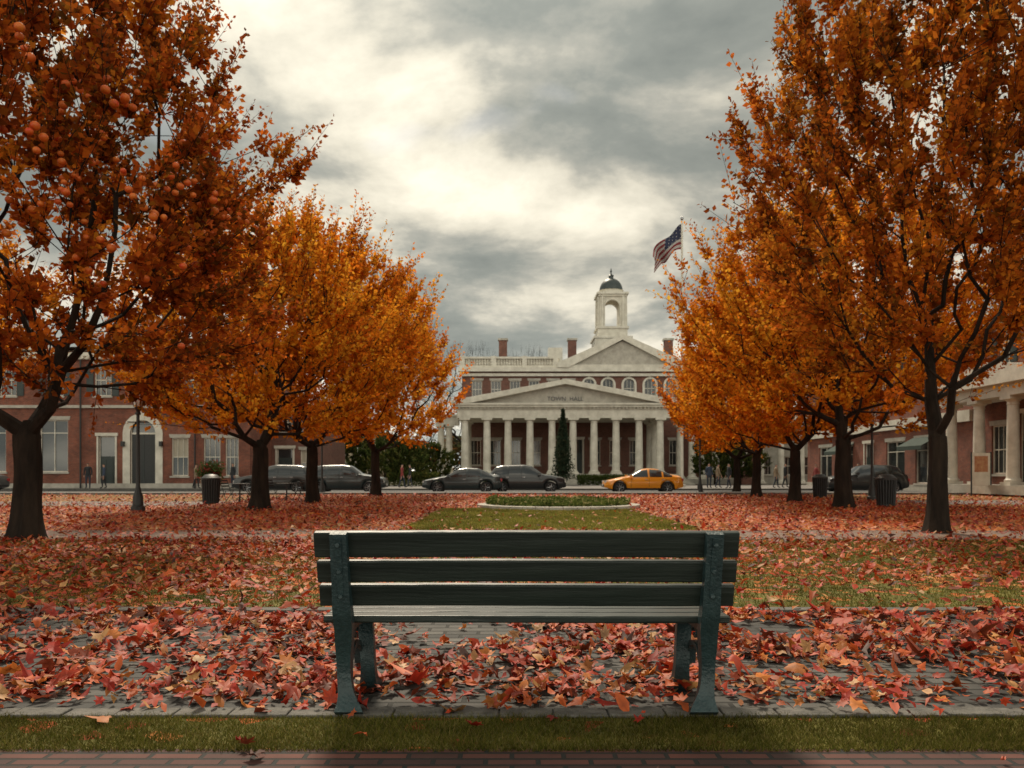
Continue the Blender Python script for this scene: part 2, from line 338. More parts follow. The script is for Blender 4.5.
# ---------------------------------------------------------------- trees
def make_tree(seed,H,R,zf,trunk_r,npts,nshoot,nleaf,ls,pal,pw,zb=None,t0=0.36,bf=0.35,shootlen=(0.45,1.0),bare=False,lean=(0,0),upw=0.75,low=0.55,spread=0.09,jit=0.27):
    r=np.random.default_rng(seed)
    z0=zb if zb is not None else zf+0.2
    t=r.random(npts*3)**0.9; z=z0+t*(H-z0)
    f=np.where(t>t0,np.sqrt(np.clip(1-((t-t0)/(1-t0))**2,0,1)),low+(1-low)*np.sin(np.clip(t/t0,0,1)*np.pi/2))
    keep=r.random(npts*3)<(0.15+f); t=t[keep][:npts];z=z[keep][:npts];f=f[keep][:npts]; n=len(t)
    a=r.uniform(0,2*np.pi,n); ph=r.uniform(0,6.28,4)
    lob=1+0.10*np.sin(3*a+ph[0])+0.08*np.sin(5*a+ph[1]+t*4)+0.07*np.sin(2*a+ph[2]-t*6)
    rr=R*f*lob*(r.random(n)**0.42)
    P=np.stack([rr*np.cos(a)+lean[0]*t,rr*np.sin(a)+lean[1]*t,z],-1)
    P=P[np.argsort(np.linalg.norm(P-np.array([0,0,zf]),axis=1))]
    A=np.zeros((n*12+10,3)); L=np.zeros(n*12+10); A[0]=(0,0,zf); cnt=1
    parent=[-1]
    for p in P:
        d=np.linalg.norm(A[:cnt]-p,axis=1)
        pen=np.maximum(0,A[:cnt,2]-p[2])*1.2
        i=int(np.argmin(d+bf*L[:cnt]+pen)); q=A[i].copy(); dist=d[i]
        k=max(1,int(dist/0.5)); prev=i
        for j in range(1,k+1):
            if cnt>=len(A): break
            s=j/k; w=q+(p-q)*s
            w=w+np.array([(p-q)[0],(p-q)[1],-0.35*dist])*(0.13*math.sin(math.pi*s)) + (r.normal(0,0.035,3)*min(dist,1.5) if j<k else 0)
            A[cnt]=w; L[cnt]=L[prev]+np.linalg.norm(w-A[prev]); parent.append(prev); prev=cnt; cnt+=1
    A=A[:cnt]; wt=np.ones(cnt)
    for i in range(cnt-1,0,-1):
        wt[parent[i]]+=wt[i]
    rad=np.maximum(trunk_r*0.85*(wt/wt[0])**0.55,0.008)
    mb=MB(); bk=M['bark']
    for i in range(1,cnt):
        p=parent[i]; nn=8 if rad[i]>0.05 else (5 if rad[i]>0.02 else 3)
        r0=min(rad[p],rad[i]*1.25)
        d=A[i]-A[p]; mb.tube(A[p],A[i]+d*0.04,r0,rad[i],nn,bk)
    nr=9
    i0=len(mb.v); ns=16
    for j in range(nr+1):
        s=j/nr; zz=-0.1+s*(zf+0.1); rd=trunk_r*(1.0+0.75*math.exp(-s*zf/0.28)-0.06*s)
        ox=0.04*math.sin(s*4+seed)*(1-s); oy=0.03*math.cos(s*3+seed)*(1-s)
        for k in range(ns):
            aa=2*math.pi*k/ns; q=rd*(1+0.09*math.sin(3*aa+seed)+0.06*math.sin(7*aa+s*2)+0.04*math.sin(11*s+aa))
            mb.v.append((ox+q*math.cos(aa),oy+q*math.sin(aa),zz))
    mi=mb.mi(bk)
    for j in range(nr):
        for k in range(ns):
            k2=(k+1)%ns; mb.f.append((i0+j*ns+k,i0+j*ns+k2,i0+(j+1)*ns+k2,i0+(j+1)*ns+k)); mb.m.append(mi)
    mb.lathe(0,0,[(trunk_r*0.92,zf-0.05),(trunk_r*0.8,zf+0.1),(trunk_r*0.3,zf+0.25)],10,bk)
    cand=np.where((wt<np.percentile(wt,93)))[0]; cand=cand[cand>0]
    sh=r.choice(cand,nshoot)
    out=A[sh]-np.array([0,0,zf+0.3*(H-zf)]); out/= (np.linalg.norm(out,axis=1)[:,None]+1e-6)
    d=out*0.9+np.array([0,0,upw])+r.normal(0,jit,(nshoot,3)); d/=np.linalg.norm(d,axis=1)[:,None]
    ln=shootlen[0]+(shootlen[1]-shootlen[0])*r.random(nshoot)**1.6; base=A[sh]
    for b0,dd,l in zip(base,d,ln): mb.tube(b0,b0+dd*l*0.95,0.007,0.003,3,bk)
    wood=mb.build('trunk_and_limbs',smooth=True); wm=wood.data; bpy.data.objects.remove(wood)
    if bare: return wm,None,A
    n=nshoot*nleaf; si=np.repeat(np.arange(nshoot),nleaf)
    tt=(np.tile(np.arange(nleaf),nshoot)+r.random(n))/nleaf
    pr=r.normal(0,1,(n,3)); pr-=d[si]*(pr*d[si]).sum(1)[:,None]; pr/=np.linalg.norm(pr,axis=1)[:,None]
    c=base[si]+d[si]*(ln[si]*tt)[:,None]+pr*(r.uniform(0.01,spread,n)*(1.2-0.9*tt))[:,None]
    ax=d[si]*0.7+pr*0.8+r.normal(0,0.4,(n,3))-np.array([0,0,0.15]); ax/=np.linalg.norm(ax,axis=1)[:,None]
    sd=np.cross(ax,r.normal(0,1,(n,3))); sd/=np.linalg.norm(sd,axis=1)[:,None]; nn=np.cross(ax,sd)
    l=ls*(r.uniform(0.6,1.25,n)*(1.15-0.5*tt))[:,None]
    v0=c; v2=c+ax*l+nn*l*0.12; v1=c+ax*l*0.45+sd*l*0.36+nn*l*0.10; v3=c+ax*l*0.45-sd*l*0.36+nn*l*0.10
    V=np.stack([v0,v1,v2,v3],1).reshape(-1,3); b=np.arange(n)[:,None]*4
    Fc=np.concatenate([b+np.array([[0,1,2]]),b+np.array([[0,2,3]])],1).reshape(-1,3)
    pal=np.array(pal); pp=np.array(pw)/sum(pw)
    q=base*0.55; cl=fb(q[:,0]+q[:,2]*0.7+50,q[:,1]+q[:,2]*0.9+50,1.0)
    order=np.clip(((cl-0.25)/0.5+r.normal(0,0.22,nshoot))*len(pal),0,len(pal)-1).astype(int)
    sc=pal[np.where(r.random(nshoot)<0.55,order,r.choice(len(pal),nshoot,p=pp))]*r.uniform(0.65,1.2,nshoot)[:,None]
    lc=sc[si]; alt=pal[r.choice(len(pal),n,p=pp)]; mixf=r.random(n)[:,None]*0.55
    lc=(lc*(1-mixf)+alt*mixf)*r.uniform(0.7,1.25,n)[:,None]
    lm=polymesh('foliage',V,Fc,M['leaf'],np.repeat(np.clip(lc,0,0.85),4,0),link=False)
    return wm,lm,A
def place(name,me,loc,rot=0,sc=1.0):
    e=empty(name,(loc[0],loc[1],0),rot); e.scale=(sc,sc,sc)
    for nm,m in (('trunk_and_limbs',me[0]),('foliage',me[1])):
        if m is None: continue
        o=bpy.data.objects.new(nm,m); COL.objects.link(o); o.parent=e
    return e
dark=[(0.12,0.05,0.012),(0.24,0.05,0.012),(0.42,0.085,0.014),(0.52,0.13,0.016),(0.62,0.23,0.024)]; dw=[.12,.2,.28,.25,.15]
darkR=[(0.13,0.055,0.012),(0.28,0.065,0.012),(0.48,0.115,0.015),(0.58,0.17,0.018),(0.66,0.27,0.028)]
gold=[(0.34,0.09,0.012),(0.60,0.15,0.014),(0.72,0.23,0.016),(0.78,0.31,0.022),(0.84,0.42,0.04)]; gw=[.10,.2,.28,.26,.16]
tA=make_tree(11,10.0,4.1,1.75,0.215,650,2900,24,0.135,dark,dw,zb=2.6,upw=0.55,bf=0.55,shootlen=(0.4,1.5))
t1=place('autumn_tree',tA,(PX(28,13.3),13.3),0.3)
tB=make_tree(25,10.4,3.6,1.8,0.165,560,2600,24,0.13,darkR,dw,zb=3.0,t0=0.55,upw=0.85,bf=0.6,shootlen=(0.4,1.4),low=0.45,jit=0.34)
place('autumn_tree',tB,(PX(937,14.8),14.8),1.0)
tC=make_tree(31,8.9,4.5,1.9,0.24,520,2200,22,0.145,gold,gw,zb=2.4,upw=0.9,bf=0.5,shootlen=(0.4,1.7))
place('autumn_tree',tC,(PX(260,24.3),24.3),2.0)
tD=make_tree(47,9.8,5.2,2.2,0.24,560,2400,22,0.155,gold,gw,zb=2.9,t0=0.42,upw=0.9,bf=0.5,shootlen=(0.4,1.7))
place('autumn_tree',tD,(PX(843,25.7),25.7),0.5)
tE=make_tree(53,8.9,4.1,2.0,0.2,380,1500,20,0.18,gold,gw,zb=2.5,upw=1.0,bf=0.5,shootlen=(0.5,1.8))
for px,Y,rt,sc in((312,30,1,1.05),(375,39.5,2.5,1.08),(795,31,4,1.0),(757,38,5,1.0),(737,44.5,3,0.95)):
    place('autumn_tree',tE,(PX(px,Y),Y),rt,sc)
place('autumn_tree',tD,(-19,22),3.3,1.0)
place('autumn_tree',tD,(21,23),2.2,1.0)
# fruit on the first tree
rr=random.Random(3); V=[];Fc=[]
def ico():
    import bmesh
    bm=bmesh.new(); bmesh.ops.create_icosphere(bm,subdivisions=2,radius=1); v=np.array([q.co[:] for q in bm.verts]); f=np.array([[w.index for w in g.verts] for g in bm.faces]); bm.free(); return v,f
iv,iff=ico(); iv=iv*np.array([1,1,0.9]); nf=0
c3,s3=math.cos(.3),math.sin(.3)
sel=[]
for p in tA[2]:
    wx,wy=p[0]*c3-p[1]*s3,p[0]*s3+p[1]*c3
    if wx*.75-wy*.66>2.0 and 2.6<p[2]<6.4: sel.append(p)
rr.shuffle(sel)
dx_,dy_=.72,-.69
od=np.array([dx_*c3+dy_*s3,-dx_*s3+dy_*c3,0.0])
for p in sel[:105]:
    off=rr.uniform(0.0,0.6)
    for _ in range(rr.randint(1,6)):
        c=np.array(p)+od*off+np.array([rr.gauss(0,.11),rr.gauss(0,.11),rr.gauss(.1,.12)]); s=rr.uniform(.038,.066)
        V.append(iv*s+c); Fc.append(iff+nf*len(iv)); nf+=1
if nf:
    o=polymesh('fruit',np.concatenate(V),np.concatenate(Fc),M['fruit'],parent=t1); o.data.polygons.foreach_set('use_smooth',[True]*len(o.data.polygons))
green=[(0.03,0.045,0.015),(0.05,0.075,0.02),(0.08,0.1,0.03),(0.12,0.11,0.03)]
tG=make_tree(61,6.0,3.0,1.3,0.14,240,1100,18,0.2,green,[.3,.3,.2,.2],zb=1.2)
for X,Y,s,rt in((PX(405,66),66,0.62,0),(PX(432,70),70,0.6,2),(PX(385,72),72,0.75,3),(PX(350,75),75,0.8,1),(PX(300,80),80,1.0,4),(PX(275,74),74,0.9,5),(PX(715,72),72,0.7,1.5),(PX(740,74),74,0.7,2.6)):
    place('green_tree',tG,(X,Y),rt,s)
tH=make_tree(71,15,6.5,4,0.3,420,1500,1,0.2,green,[1,1,1,1],bare=True,shootlen=(0.8,1.6))
for px,Y,s in((530,112,1.22),(552,116,1.2),(470,112,1.25),(508,118,1.2),(420,112,.9),(360,110,.9),(300,105,.85),(240,110,.9),(760,110,.95),(830,112,.9)):
    place('bare_tree',tH,(PX(px,Y),Y),px*0.1,s)
n=26000; a=rng.uniform(-150,150,n); hh=4+5*fb(a,a*0+3,0.12); z=rng.random(n)**0.8*hh; y=135+rng.normal(0,3,n)
c=np.stack([a,y,z],-1); u=rng.normal(0,.5,(n,3)); v=rng.normal(0,.5,(n,3))
V=np.stack([c-u,c+v,c+u],1).reshape(-1,3)
cc=np.array([(0.05,0.055,0.025),(0.10,0.08,0.03),(0.16,0.08,0.03),(0.04,0.04,0.03)])[rng.choice(4,n)]
polymesh('distant_trees',V,np.arange(3*n).reshape(-1,3),M['leaf'],np.repeat(cc,3,0))

# ---------------------------------------------------------------- bench
def catmull(pts,n=6):
    P=[pts[0]]+list(pts)+[pts[-1]]; out=[]
    for i in range(1,len(P)-2):
        for j in range(n):
            t=j/n; o=[]
            for k in range(len(P[0])):
                a,b,c,d=P[i-1][k],P[i][k],P[i+1][k],P[i+2][k]
                o.append(0.5*(2*b+(c-a)*t+(2*a-5*b+4*c-d)*t*t+(3*b-a-3*c+d)*t**3))
            out.append(o)
    out.append(list(pts[-1])); return out
def strip(mb,pts,xc,mat,bow=None):
    P=catmull(pts); L=[];Rr=[]
    for i,p in enumerate(P):
        a=P[max(0,i-1)];b=P[min(len(P)-1,i+1)]; dy,dz=b[0]-a[0],b[1]-a[1]; l=math.hypot(dy,dz) or 1; ny,nz=-dz/l,dy/l
        L.append((p[0]+ny*p[2],p[1]+nz*p[2])); Rr.append((p[0]-ny*p[2],p[1]-nz*p[2]))
    i0=len(mb.v); mi=mb.mi(mat); n=len(P)
    for l,r_,p in zip(L,Rr,P):
        x=xc+(bow(p[1]) if bow else 0)
        mb.v+=[(x-p[3],*l),(x+p[3],*l),(x+p[3],*r_),(x-p[3],*r_)]
    for j in range(n-1):
        for k in range(4):
            k2=(k+1)%4; mb.f.append((i0+4*j+k,i0+4*j+k2,i0+4*j+4+k2,i0+4*j+4+k)); mb.m.append(mi)
    mb.f.append((i0+3,i0+2,i0+1,i0)); mb.m.append(mi); e=i0+4*(n-1); mb.f.append((e,e+1,e+2,e+3)); mb.m.append(mi)
bench=empty('park_bench',(0.064,3.6,0))
I_=M['benchiron']
for nm,xc in(('iron_frame_1',-0.822),('iron_frame_2',0.822)):
    mb=MB(); sg=1 if xc<0 else -1
    bw=lambda z: sg*(0.030*math.exp(-((z-0.0)/0.10)**2)-0.010*math.sin(min(max((0.42-z)/0.42,0),1)*math.pi))
    bf_=lambda z: sg*(0.045*math.sin(min(max((0.42-z)/0.42,0),1)*math.pi*0.75)+0.004)
    strip(mb,[(-0.125,0.842,0.020,.036),(-0.10,0.74,0.022,.037),(-0.065,0.60,0.024,.038),(-0.03,0.48,0.030,.041),(0.03,0.36,0.040,.038),(0.06,0.22,0.032,.031),(0.035,0.10,0.028,.036),(-0.02,0.015,0.040,.064)],xc,I_,bw)
    strip(mb,[(0.43,0.40,0.032,.040),(0.365,0.28,0.030,.036),(0.335,0.17,0.028,.034),(0.37,0.07,0.030,.042),(0.45,0.014,0.040,.058)],xc,I_,bf_)
    strip(mb,[(-0.01,0.385,0.02,.03),(0.12,0.40,0.02,.03),(0.30,0.395,0.02,.03),(0.46,0.405,0.018,.03)],xc,I_)
    strip(mb,[(0.05,0.17,0.014,.02),(0.13,0.27,0.012,.02),(0.22,0.29,0.012,.02),(0.31,0.26,0.012,.02),(0.345,0.17,0.014,.02)],xc,I_)
    sp=[]
    for q in range(9):
        a=q*0.75; r_=0.055-0.005*q; sp.append((0.2+r_*math.cos(a),0.345+r_*math.sin(a)*0.7,0.008,.018))
    strip(mb,sp,xc,I_)
    strip(mb,[(-0.148,0.82,0.004,.014),(-0.122,0.73,0.004,.014),(-0.089,0.60,0.004,.014),(-0.06,0.49,0.004,.014)],xc,I_)
    for z,yy in((0.79,-0.142),(0.672,-0.112),(0.56,-0.083)):
        mb.tube((xc,yy+0.012,z),(xc,yy-0.008,z),0.013,0.010,8,I_)
    mb.build(nm,bench,bevel=0.009)
def slat(nm,y,z,h,t,tilt,x0=-0.941,x1=0.941):
    import bmesh
    bm=bmesh.new(); bmesh.ops.create_cube(bm,size=1)
    bmesh.ops.scale(bm,vec=(x1-x0,t,h),verts=bm.verts)
    es=[e for e in bm.edges if abs(e.verts[0].co.x-e.verts[1].co.x)>0.5]
    bmesh.ops.subdivide_edges(bm,edges=es,cuts=30)
    for v in bm.verts:
        v.co.y+=0.0015*math.sin(v.co.x*4+z*30); v.co.z+=0.0018*math.sin(v.co.x*3+z*50)+random.gauss(0,0.0003)
    me=bpy.data.meshes.new(nm); bm.to_mesh(me); bm.free(); me.materials.append(M['benchwood'])
    o=bpy.data.objects.new(nm,me); COL.objects.link(o); o.parent=bench; o.location=((x0+x1)/2,y,z); o.rotation_euler=(tilt,0,0)
    b=o.modifiers.new('bevel','BEVEL'); b.width=0.007; b.segments=3; b.limit_method='ANGLE'
tl=math.radians(14)
slat('back_slat_1',-0.066,0.79,0.118,0.036,tl)
slat('back_slat_2',-0.036,0.668,0.100,0.036,tl,-0.934,0.938)
slat('back_slat_3',-0.007,0.556,0.100,0.036,tl,-0.93,0.935)
for i in range(4): slat('seat_slat_%d'%(i+1),0.075+i*0.112,0.437,0.034,0.098,0,-0.925,0.93)

# ---------------------------------------------------------------- facades
def facade(W,Wn,T,x0,x1,z0,z1,y,ops,wall,dep=0.2):
    xs=sorted(set([x0,x1]+[v for o in ops for v in(o['x']-o['w']/2,o['x']+o['w']/2)])); zs=sorted(set([z0,z1]+[v for o in ops for v in(o['z'],o['z']+o['h'])]))
    for i in range(len(xs)-1):
        for j in range(len(zs)-1):
            cx=(xs[i]+xs[i+1])/2; cz=(zs[j]+zs[j+1])/2
            if any(abs(cx-o['x'])<o['w']/2 and o['z']<cz<o['z']+o['h'] for o in ops): continue
            W.face([(xs[i],y,zs[j]),(xs[i+1],y,zs[j]),(xs[i+1],y,zs[j+1]),(xs[i],y,zs[j+1])],wall)
    wh=M['white']
    for o in ops:
        a,b,c,d=o['x']-o['w']/2,o['x']+o['w']/2,o['z'],o['z']+o['h']; k=o.get('k','sash')
        W.face([(a,y,c),(a,y+dep,c),(a,y+dep,d),(a,y,d)],wall);W.face([(b,y,d),(b,y+dep,d),(b,y+dep,c),(b,y,c)],wall)
        W.face([(a,y,d),(a,y+dep,d),(b,y+dep,d),(b,y,d)],wall);W.face([(a,y,c),(b,y,c),(b,y+dep,c),(a,y+dep,c)],wall)
        g=y+dep-0.04
        f=0.07
        Wn.face([(a,g,c),(b,g,c),(b,g,d),(a,g,d)],M['glass'])
        if o.get('cur'): Wn.face([(a+f,g-0.006,c+(d-c)*0.5),(b-f,g-0.006,c+(d-c)*0.5),(b-f,g-0.006,d-f),(a+f,g-0.006,d-f)],M['curtain'])
        Wn.box(a,a+f,g-0.07,g-0.01,c,d,wh);Wn.box(b-f,b,g-0.07,g-0.01,c,d,wh);Wn.box(a+f,b-f,g-0.07,g-0.01,d-f,d,wh);Wn.box(a+f,b-f,g-0.07,g-0.01,c,c+f,wh)
        if k in('sash','arch'):
            Wn.box(a+f,b-f,g-0.06,g-0.012,(c+d)/2-0.03,(c+d)/2+0.03,wh)
            nx=2 if o['w']>0.8 else 1
            for q in range(1,nx+1):
                xx=a+(b-a)*q/(nx+1); Wn.box(xx-0.018,xx+0.018,g-0.045,g-0.014,c+f,d-f,wh)
        if k=='store':
            nx=max(2,int(o['w']/0.9))
            for q in range(1,nx): xx=a+(b-a)*q/nx; Wn.box(xx-0.03,xx+0.03,g-0.06,g-0.012,c+f,d-f,wh)
            Wn.box(a+f,b-f,g-0.062,g-0.013,d-(d-c)*0.25-0.03,d-(d-c)*0.25+0.03,wh)
        if k=='door':
            mid=c+2.2
            T.box(a+f,b-f,g-0.05,g-0.008,c,min(mid,d-f),M['shutter'])
            for s in(-1,1):
                for zz in(c+0.25,c+1.2): T.box(o['x']+s*o['w']*0.2-o['w']*0.12,o['x']+s*o['w']*0.2+o['w']*0.12,g-0.07,g-0.051,zz,zz+0.75,M['shutter'])
            T.box(a-0.12,a-0.002,y-0.06,y+0.02,c,d,wh);T.box(b+0.002,b+0.12,y-0.06,y+0.02,c,d,wh);T.box(a-0.2,b+0.2,y-0.12,y+0.02,d+0.003,d+0.22,wh)
        else:
            T.box(a-0.1,b+0.1,y-0.09,y-0.002,c-0.12,c-0.003,M['stone'])
        if k in('sash','store'):
            T.prism([(a-0.12,d+0.004),(b+0.12,d+0.004),(b+0.18,d+0.26),(a-0.18,d+0.26)],y-0.04,y-0.002,M['stone'])
        if k=='arch' or k=='archdoor':
            r=o['w']/2; zc=d-r; n=10
            for q in range(n):
                a0=math.pi*q/n;a1=math.pi*(q+1)/n
                cxn=b if q<n/2 else a
                W.face([(cxn,y-0.001,d),(o['x']+r*math.cos(a0),y-0.001,zc+r*math.sin(a0)),(o['x']+r*math.cos(a1),y-0.001,zc+r*math.sin(a1))],wall)
                ro=r+o.get('tr',0.18)
                p=[(o['x']+r*math.cos(a0),zc+r*math.sin(a0)),(o['x']+ro*math.cos(a0),zc+ro*math.sin(a0)),(o['x']+ro*math.cos(a1),zc+ro*math.sin(a1)),(o['x']+r*math.cos(a1),zc+r*math.sin(a1))]
                T.prism(p,y-0.07,y-0.004,wh)
            tr=o.get('tr',0.18)
            T.box(a-tr,a,y-0.07,y-0.004,c,zc-0.002,wh);T.box(b,b+tr,y-0.07,y-0.004,c,zc-0.002,wh)
            T.box(o['x']-0.12,o['x']+0.12,y-0.11,y-0.072,d-0.02,d+tr+0.1,wh)
            if k=='archdoor':
                T.box(a+f,b-f,g-0.05,g-0.008,c,zc-0.1,M['iron']); Wn.box(a,b,g-0.08,g-0.0,zc-0.1,zc+0.02,wh)
                Wn.box(o['x']-0.03,o['x']+0.03,g-0.07,g-0.051,c,zc-0.1,M['shutter'])
        if o.get('aw'):
            T.prism([(y-0.004,d+0.15),(y-1.1,d-0.45),(y-1.1,d-0.7),(y-1.07,d-0.7),(y-1.07,d-0.47),(y-0.004,d+0.1)],a-0.25,b+0.25,M['awning'],axis='x')
        if o.get('sh'):
            for s in(-1,1):
                cx=o['x']+s*(o['w']/2+0.3); T.box(cx-0.24,cx+0.24,y-0.06,y-0.003,c,d,M['shutter'])
                for q in range(12): zz=c+0.08+q*(d-c-0.1)/12; T.box(cx-0.19,cx+0.19,y-0.075,y-0.061,zz,zz+0.05,M['shutter'])
def op(x,z,w,h,k='sash',**kw): return dict(x=x,z=z,w=w,h=h,k=k,**kw)
def shell(W,x0,x1,y0,y1,z0,z1,wall,roof):
    W.face([(x0,y1,z0),(x0,y0,z0),(x0,y0,z1),(x0,y1,z1)],wall);W.face([(x1,y0,z0),(x1,y1,z0),(x1,y1,z1),(x1,y0,z1)],wall);W.face([(x1,y1,z0),(x0,y1,z0),(x0,y1,z1),(x1,y1,z1)],wall)
    W.face([(x0,y0,z1-0.3),(x1,y0,z1-0.3),(x1,y1,z1-0.3),(x0,y1,z1-0.3)],roof)

# ---- left brick building
Y=55.0; B=empty('brick_building',(0,Y,0))
W,Wn,T=MB(),MB(),MB()
def lx(p): return PX(p,Y)
def lz(p): return PZ(p,Y)
ops=[]
for c,w in((-6,24),(54,28)): ops.append(op(lx(c),lz(472),w*Y/F,lz(420)-lz(472),'store'))
ops.append(op(lx(107),0.12,1.15,3.6,'door'))
ops.append(op(lx(143),0.12,1.75,4.7,'archdoor',tr=0.5))
ops.append(op(lx(180),lz(476),1.15,lz(438)-lz(476),cur=True)); ops.append(op(lx(212),lz(476),1.15,lz(438)-lz(476)))
ops.append(op(lx(232),lz(476),0.9,lz(438)-lz(476)))
for i,c in enumerate((-40,8,55,103,148,190,228)): ops.append(op(lx(c),lz(396),1.15,lz(364)-lz(396),sh=True,cur=i%2==0))
ops.append(op(lx(-60),0.12,2.2,3.4,'store')); ops.append(op(lx(-110),0.5,2.2,3.0,'store'))
facade(W,Wn,T,-46,lx(250),0.0,9.6,0,ops,M['brick'])
shell(W,-46,lx(250),0,12,0,9.6,M['brick'],M['slate'])
T.box(-46.05,lx(250)+0.05,-0.16,-0.003,5.65,5.85,M['stone'])
T.box(-46.15,lx(250)+0.15,-0.25,-0.003,9.0,9.2,M['white']);T.box(-46.2,lx(250)+0.2,-0.4,-0.003,9.2,9.45,M['white']);T.box(-46.3,lx(250)+0.3,-0.55,0.3,9.602,9.8,M['white'])
for i in range(70): xx=-46+i*0.4; T.box(xx,xx+0.18,-0.38,-0.252,9.03,9.19,M['white'])
T.box(-46.05,lx(250)+0.05,-0.08,-0.003,0,0.45,M['stone'])
for p in(82,196): T.tube((lx(p),-0.2,0.1),(lx(p),-0.2,9.0),0.06,0.06,8,M['iron'])
for p in(124,162): 
    T.box(lx(p)-0.1,lx(p)+0.1,-0.3,-0.075,3.0,3.35,M['iron']); 
W.build('walls',B);Wn.build('windows',B);T.build('trim',B)
ch=MB()
for xx in(-40,-30,-22): ch.box(xx,xx+1.4,4,5,9,11.8,M['brick']); ch.box(xx-0.1,xx+1.5,3.9,5.1,11.8,12.0,M['stone'])
ch.build('chimneys',B)
Bb=empty('brick_building',(0,60,0)); W,Wn,T=MB(),MB(),MB()
ops=[op(PX(262,60),1.0,1.1,1.9),op(PX(285,60),0.12,1.2,2.9,'door'),op(PX(308,60),1.0,1.1,1.9,cur=True),op(PX(262,60),4.2,1.1,1.6,sh=True),op(PX(285,60),4.2,1.1,1.6,sh=True),op(PX(308,60),4.2,1.1,1.6,sh=True)]
facade(W,Wn,T,PX(251,60),PX(320,60),0,6.6,0,ops,M['brick2']); shell(W,PX(251,60),PX(320,60),0,9,0,6.6,M['brick2'],M['slate'])
T.box(PX(251,60)-0.1,PX(320,60)+0.2,-0.35,-0.003,6.3,6.62,M['white'])
W.build('walls',Bb);Wn.build('windows',Bb);T.build('trim',Bb)
Bc=empty('beige_building',(0,88,0)); W,Wn,T=MB(),MB(),MB(); x0,x1=PX(322,88),PX(378,88)
ops=[op(x0+0.9+i*1.5,z,0.8,1.3) for i in range(4) for z in(0.9,3.2)]
facade(W,Wn,T,x0,x1,0,5.6,0,ops,M['beige']); shell(W,x0,x1,0,8,0,5.6,M['beige'],M['slate'])
T.box(x0-0.2,x1+0.2,-0.3,-0.003,5.4,5.65,M['white'])
R_=MB(); R_.prism([(x0-0.3,5.66),(x1+0.3,5.66),((x0+x1)/2,7.2)],-0.3,8.2,M['slate']); R_.build('roof',Bc)
W.build('walls',Bc);Wn.build('windows',Bc);T.build('trim',Bc)

# ---- city hall
CH=empty('city_hall',(0,0,0))
W,Wn,T,C,Rf=MB(),MB(),MB(),MB(),MB()
Ym=82.0; mx0,mx1=PX(462,Ym),PX(683,Ym); X2=mx1+8
ops=[]
for p in(589,608,629,650,671): ops.append(op(PX(p,Ym),8.95,1.15,1.95,'arch',tr=0.2))
for p in(477,496,515,534,553,569): ops.append(op(PX(p,Ym),8.95,1.05,1.75,'sash'))
for i in range(11): ops.append(op(mx0+1.4+i*2.05,2.0,1.1,2.6,'sash') if i!=5 else op(mx0+1.4+i*2.05,1.1,1.6,3.6,'door'))
for i in range(3): ops.append(op(mx1+1.8+i*2.3,2.0,1.1,2.6,'sash')); ops.append(op(mx1+1.8+i*2.3,8.95,1.05,1.75,'sash'))
facade(W,Wn,T,mx0,X2,0,11.6,Ym,ops,M['brick2']); shell(W,mx0,X2,Ym,Ym+14,0,11.6,M['brick2'],M['slate'])
cx0,cx1=PX(560,Ym-0.6),PX(685,Ym-0.6)
T.box(mx0-0.15,X2+0.15,Ym-0.3,Ym-0.003,11.15,11.45,M['white']);T.box(mx0-0.35,X2+0.35,Ym-0.6,Ym+0.2,11.602,12.0,M['white'])
T.box(mx0-0.05,X2+0.05,Ym-0.12,Ym-0.003,8.35,8.6,M['stone'])
T.box(mx0-0.1,cx0,Ym-0.25,Ym+0.15,12.002,12.25,M['white']);T.box(mx0-0.1,cx0,Ym-0.3,Ym+0.2,12.95,13.15,M['white'])
T.box(mx0-0.05,cx0,Ym+0.02,Ym+0.1,12.25,12.95,M['white'])
xx=mx0
while xx<cx0-0.2:
    T.lathe(xx+0.15,Ym-0.1,[(0.05,12.25),(0.1,12.4),(0.05,12.6),(0.08,12.8),(0.06,12.95)],6,M['white']); xx+=0.28
xx=mx0
while xx<cx0: T.box(xx-0.2,xx+0.3,Ym-0.32,Ym+0.22,12.003,13.22,M['white']); xx+=3.2
zb=12.0; za=15.3; xc=(cx0+cx1)/2
W.face([(cx0+0.5,Ym-0.3,zb),(cx1-0.5,Ym-0.3,zb),(xc,Ym-0.3,za-0.55)],M['stone'])
T.prism([(cx0-0.3,zb+0.003),(cx0-0.3,zb+0.45),(xc,za+0.1),(xc,za-0.45),(cx0+0.9,zb+0.003)],Ym-0.75,Ym-0.1,M['white'])
T.prism([(cx1+0.3,zb+0.003),(cx1-0.9,zb+0.003),(xc+0.001,za-0.45),(xc+0.001,za+0.1),(cx1+0.3,zb+0.45)],Ym-0.75,Ym-0.1,M['white'])
T.box(cx0+0.9,cx1-0.9,Ym-0.6,Ym-0.31,zb+0.003,zb+0.3,M['white'])
Rf.prism([(cx0-0.35,zb+0.46),(xc,za+0.16),(cx1+0.35,zb+0.46),(cx1+0.35,zb+0.1),(cx0-0.35,zb+0.1)],Ym-0.09,Ym+13,M['slate'])
for p in(503,572,668):
    x=PX(p,Ym+5); top=PZ(341,Ym+5)
    T.box(x-0.45,x+0.45,Ym+4.5,Ym+5.3,11.3,top,M['brick2']); T.box(x-0.55,x+0.55,Ym+4.4,Ym+5.4,top,top+0.22,M['stone'])
T.box(PX(548,88),PX(562,88),87,88.5,11.4,PZ(349,88),M['white'])
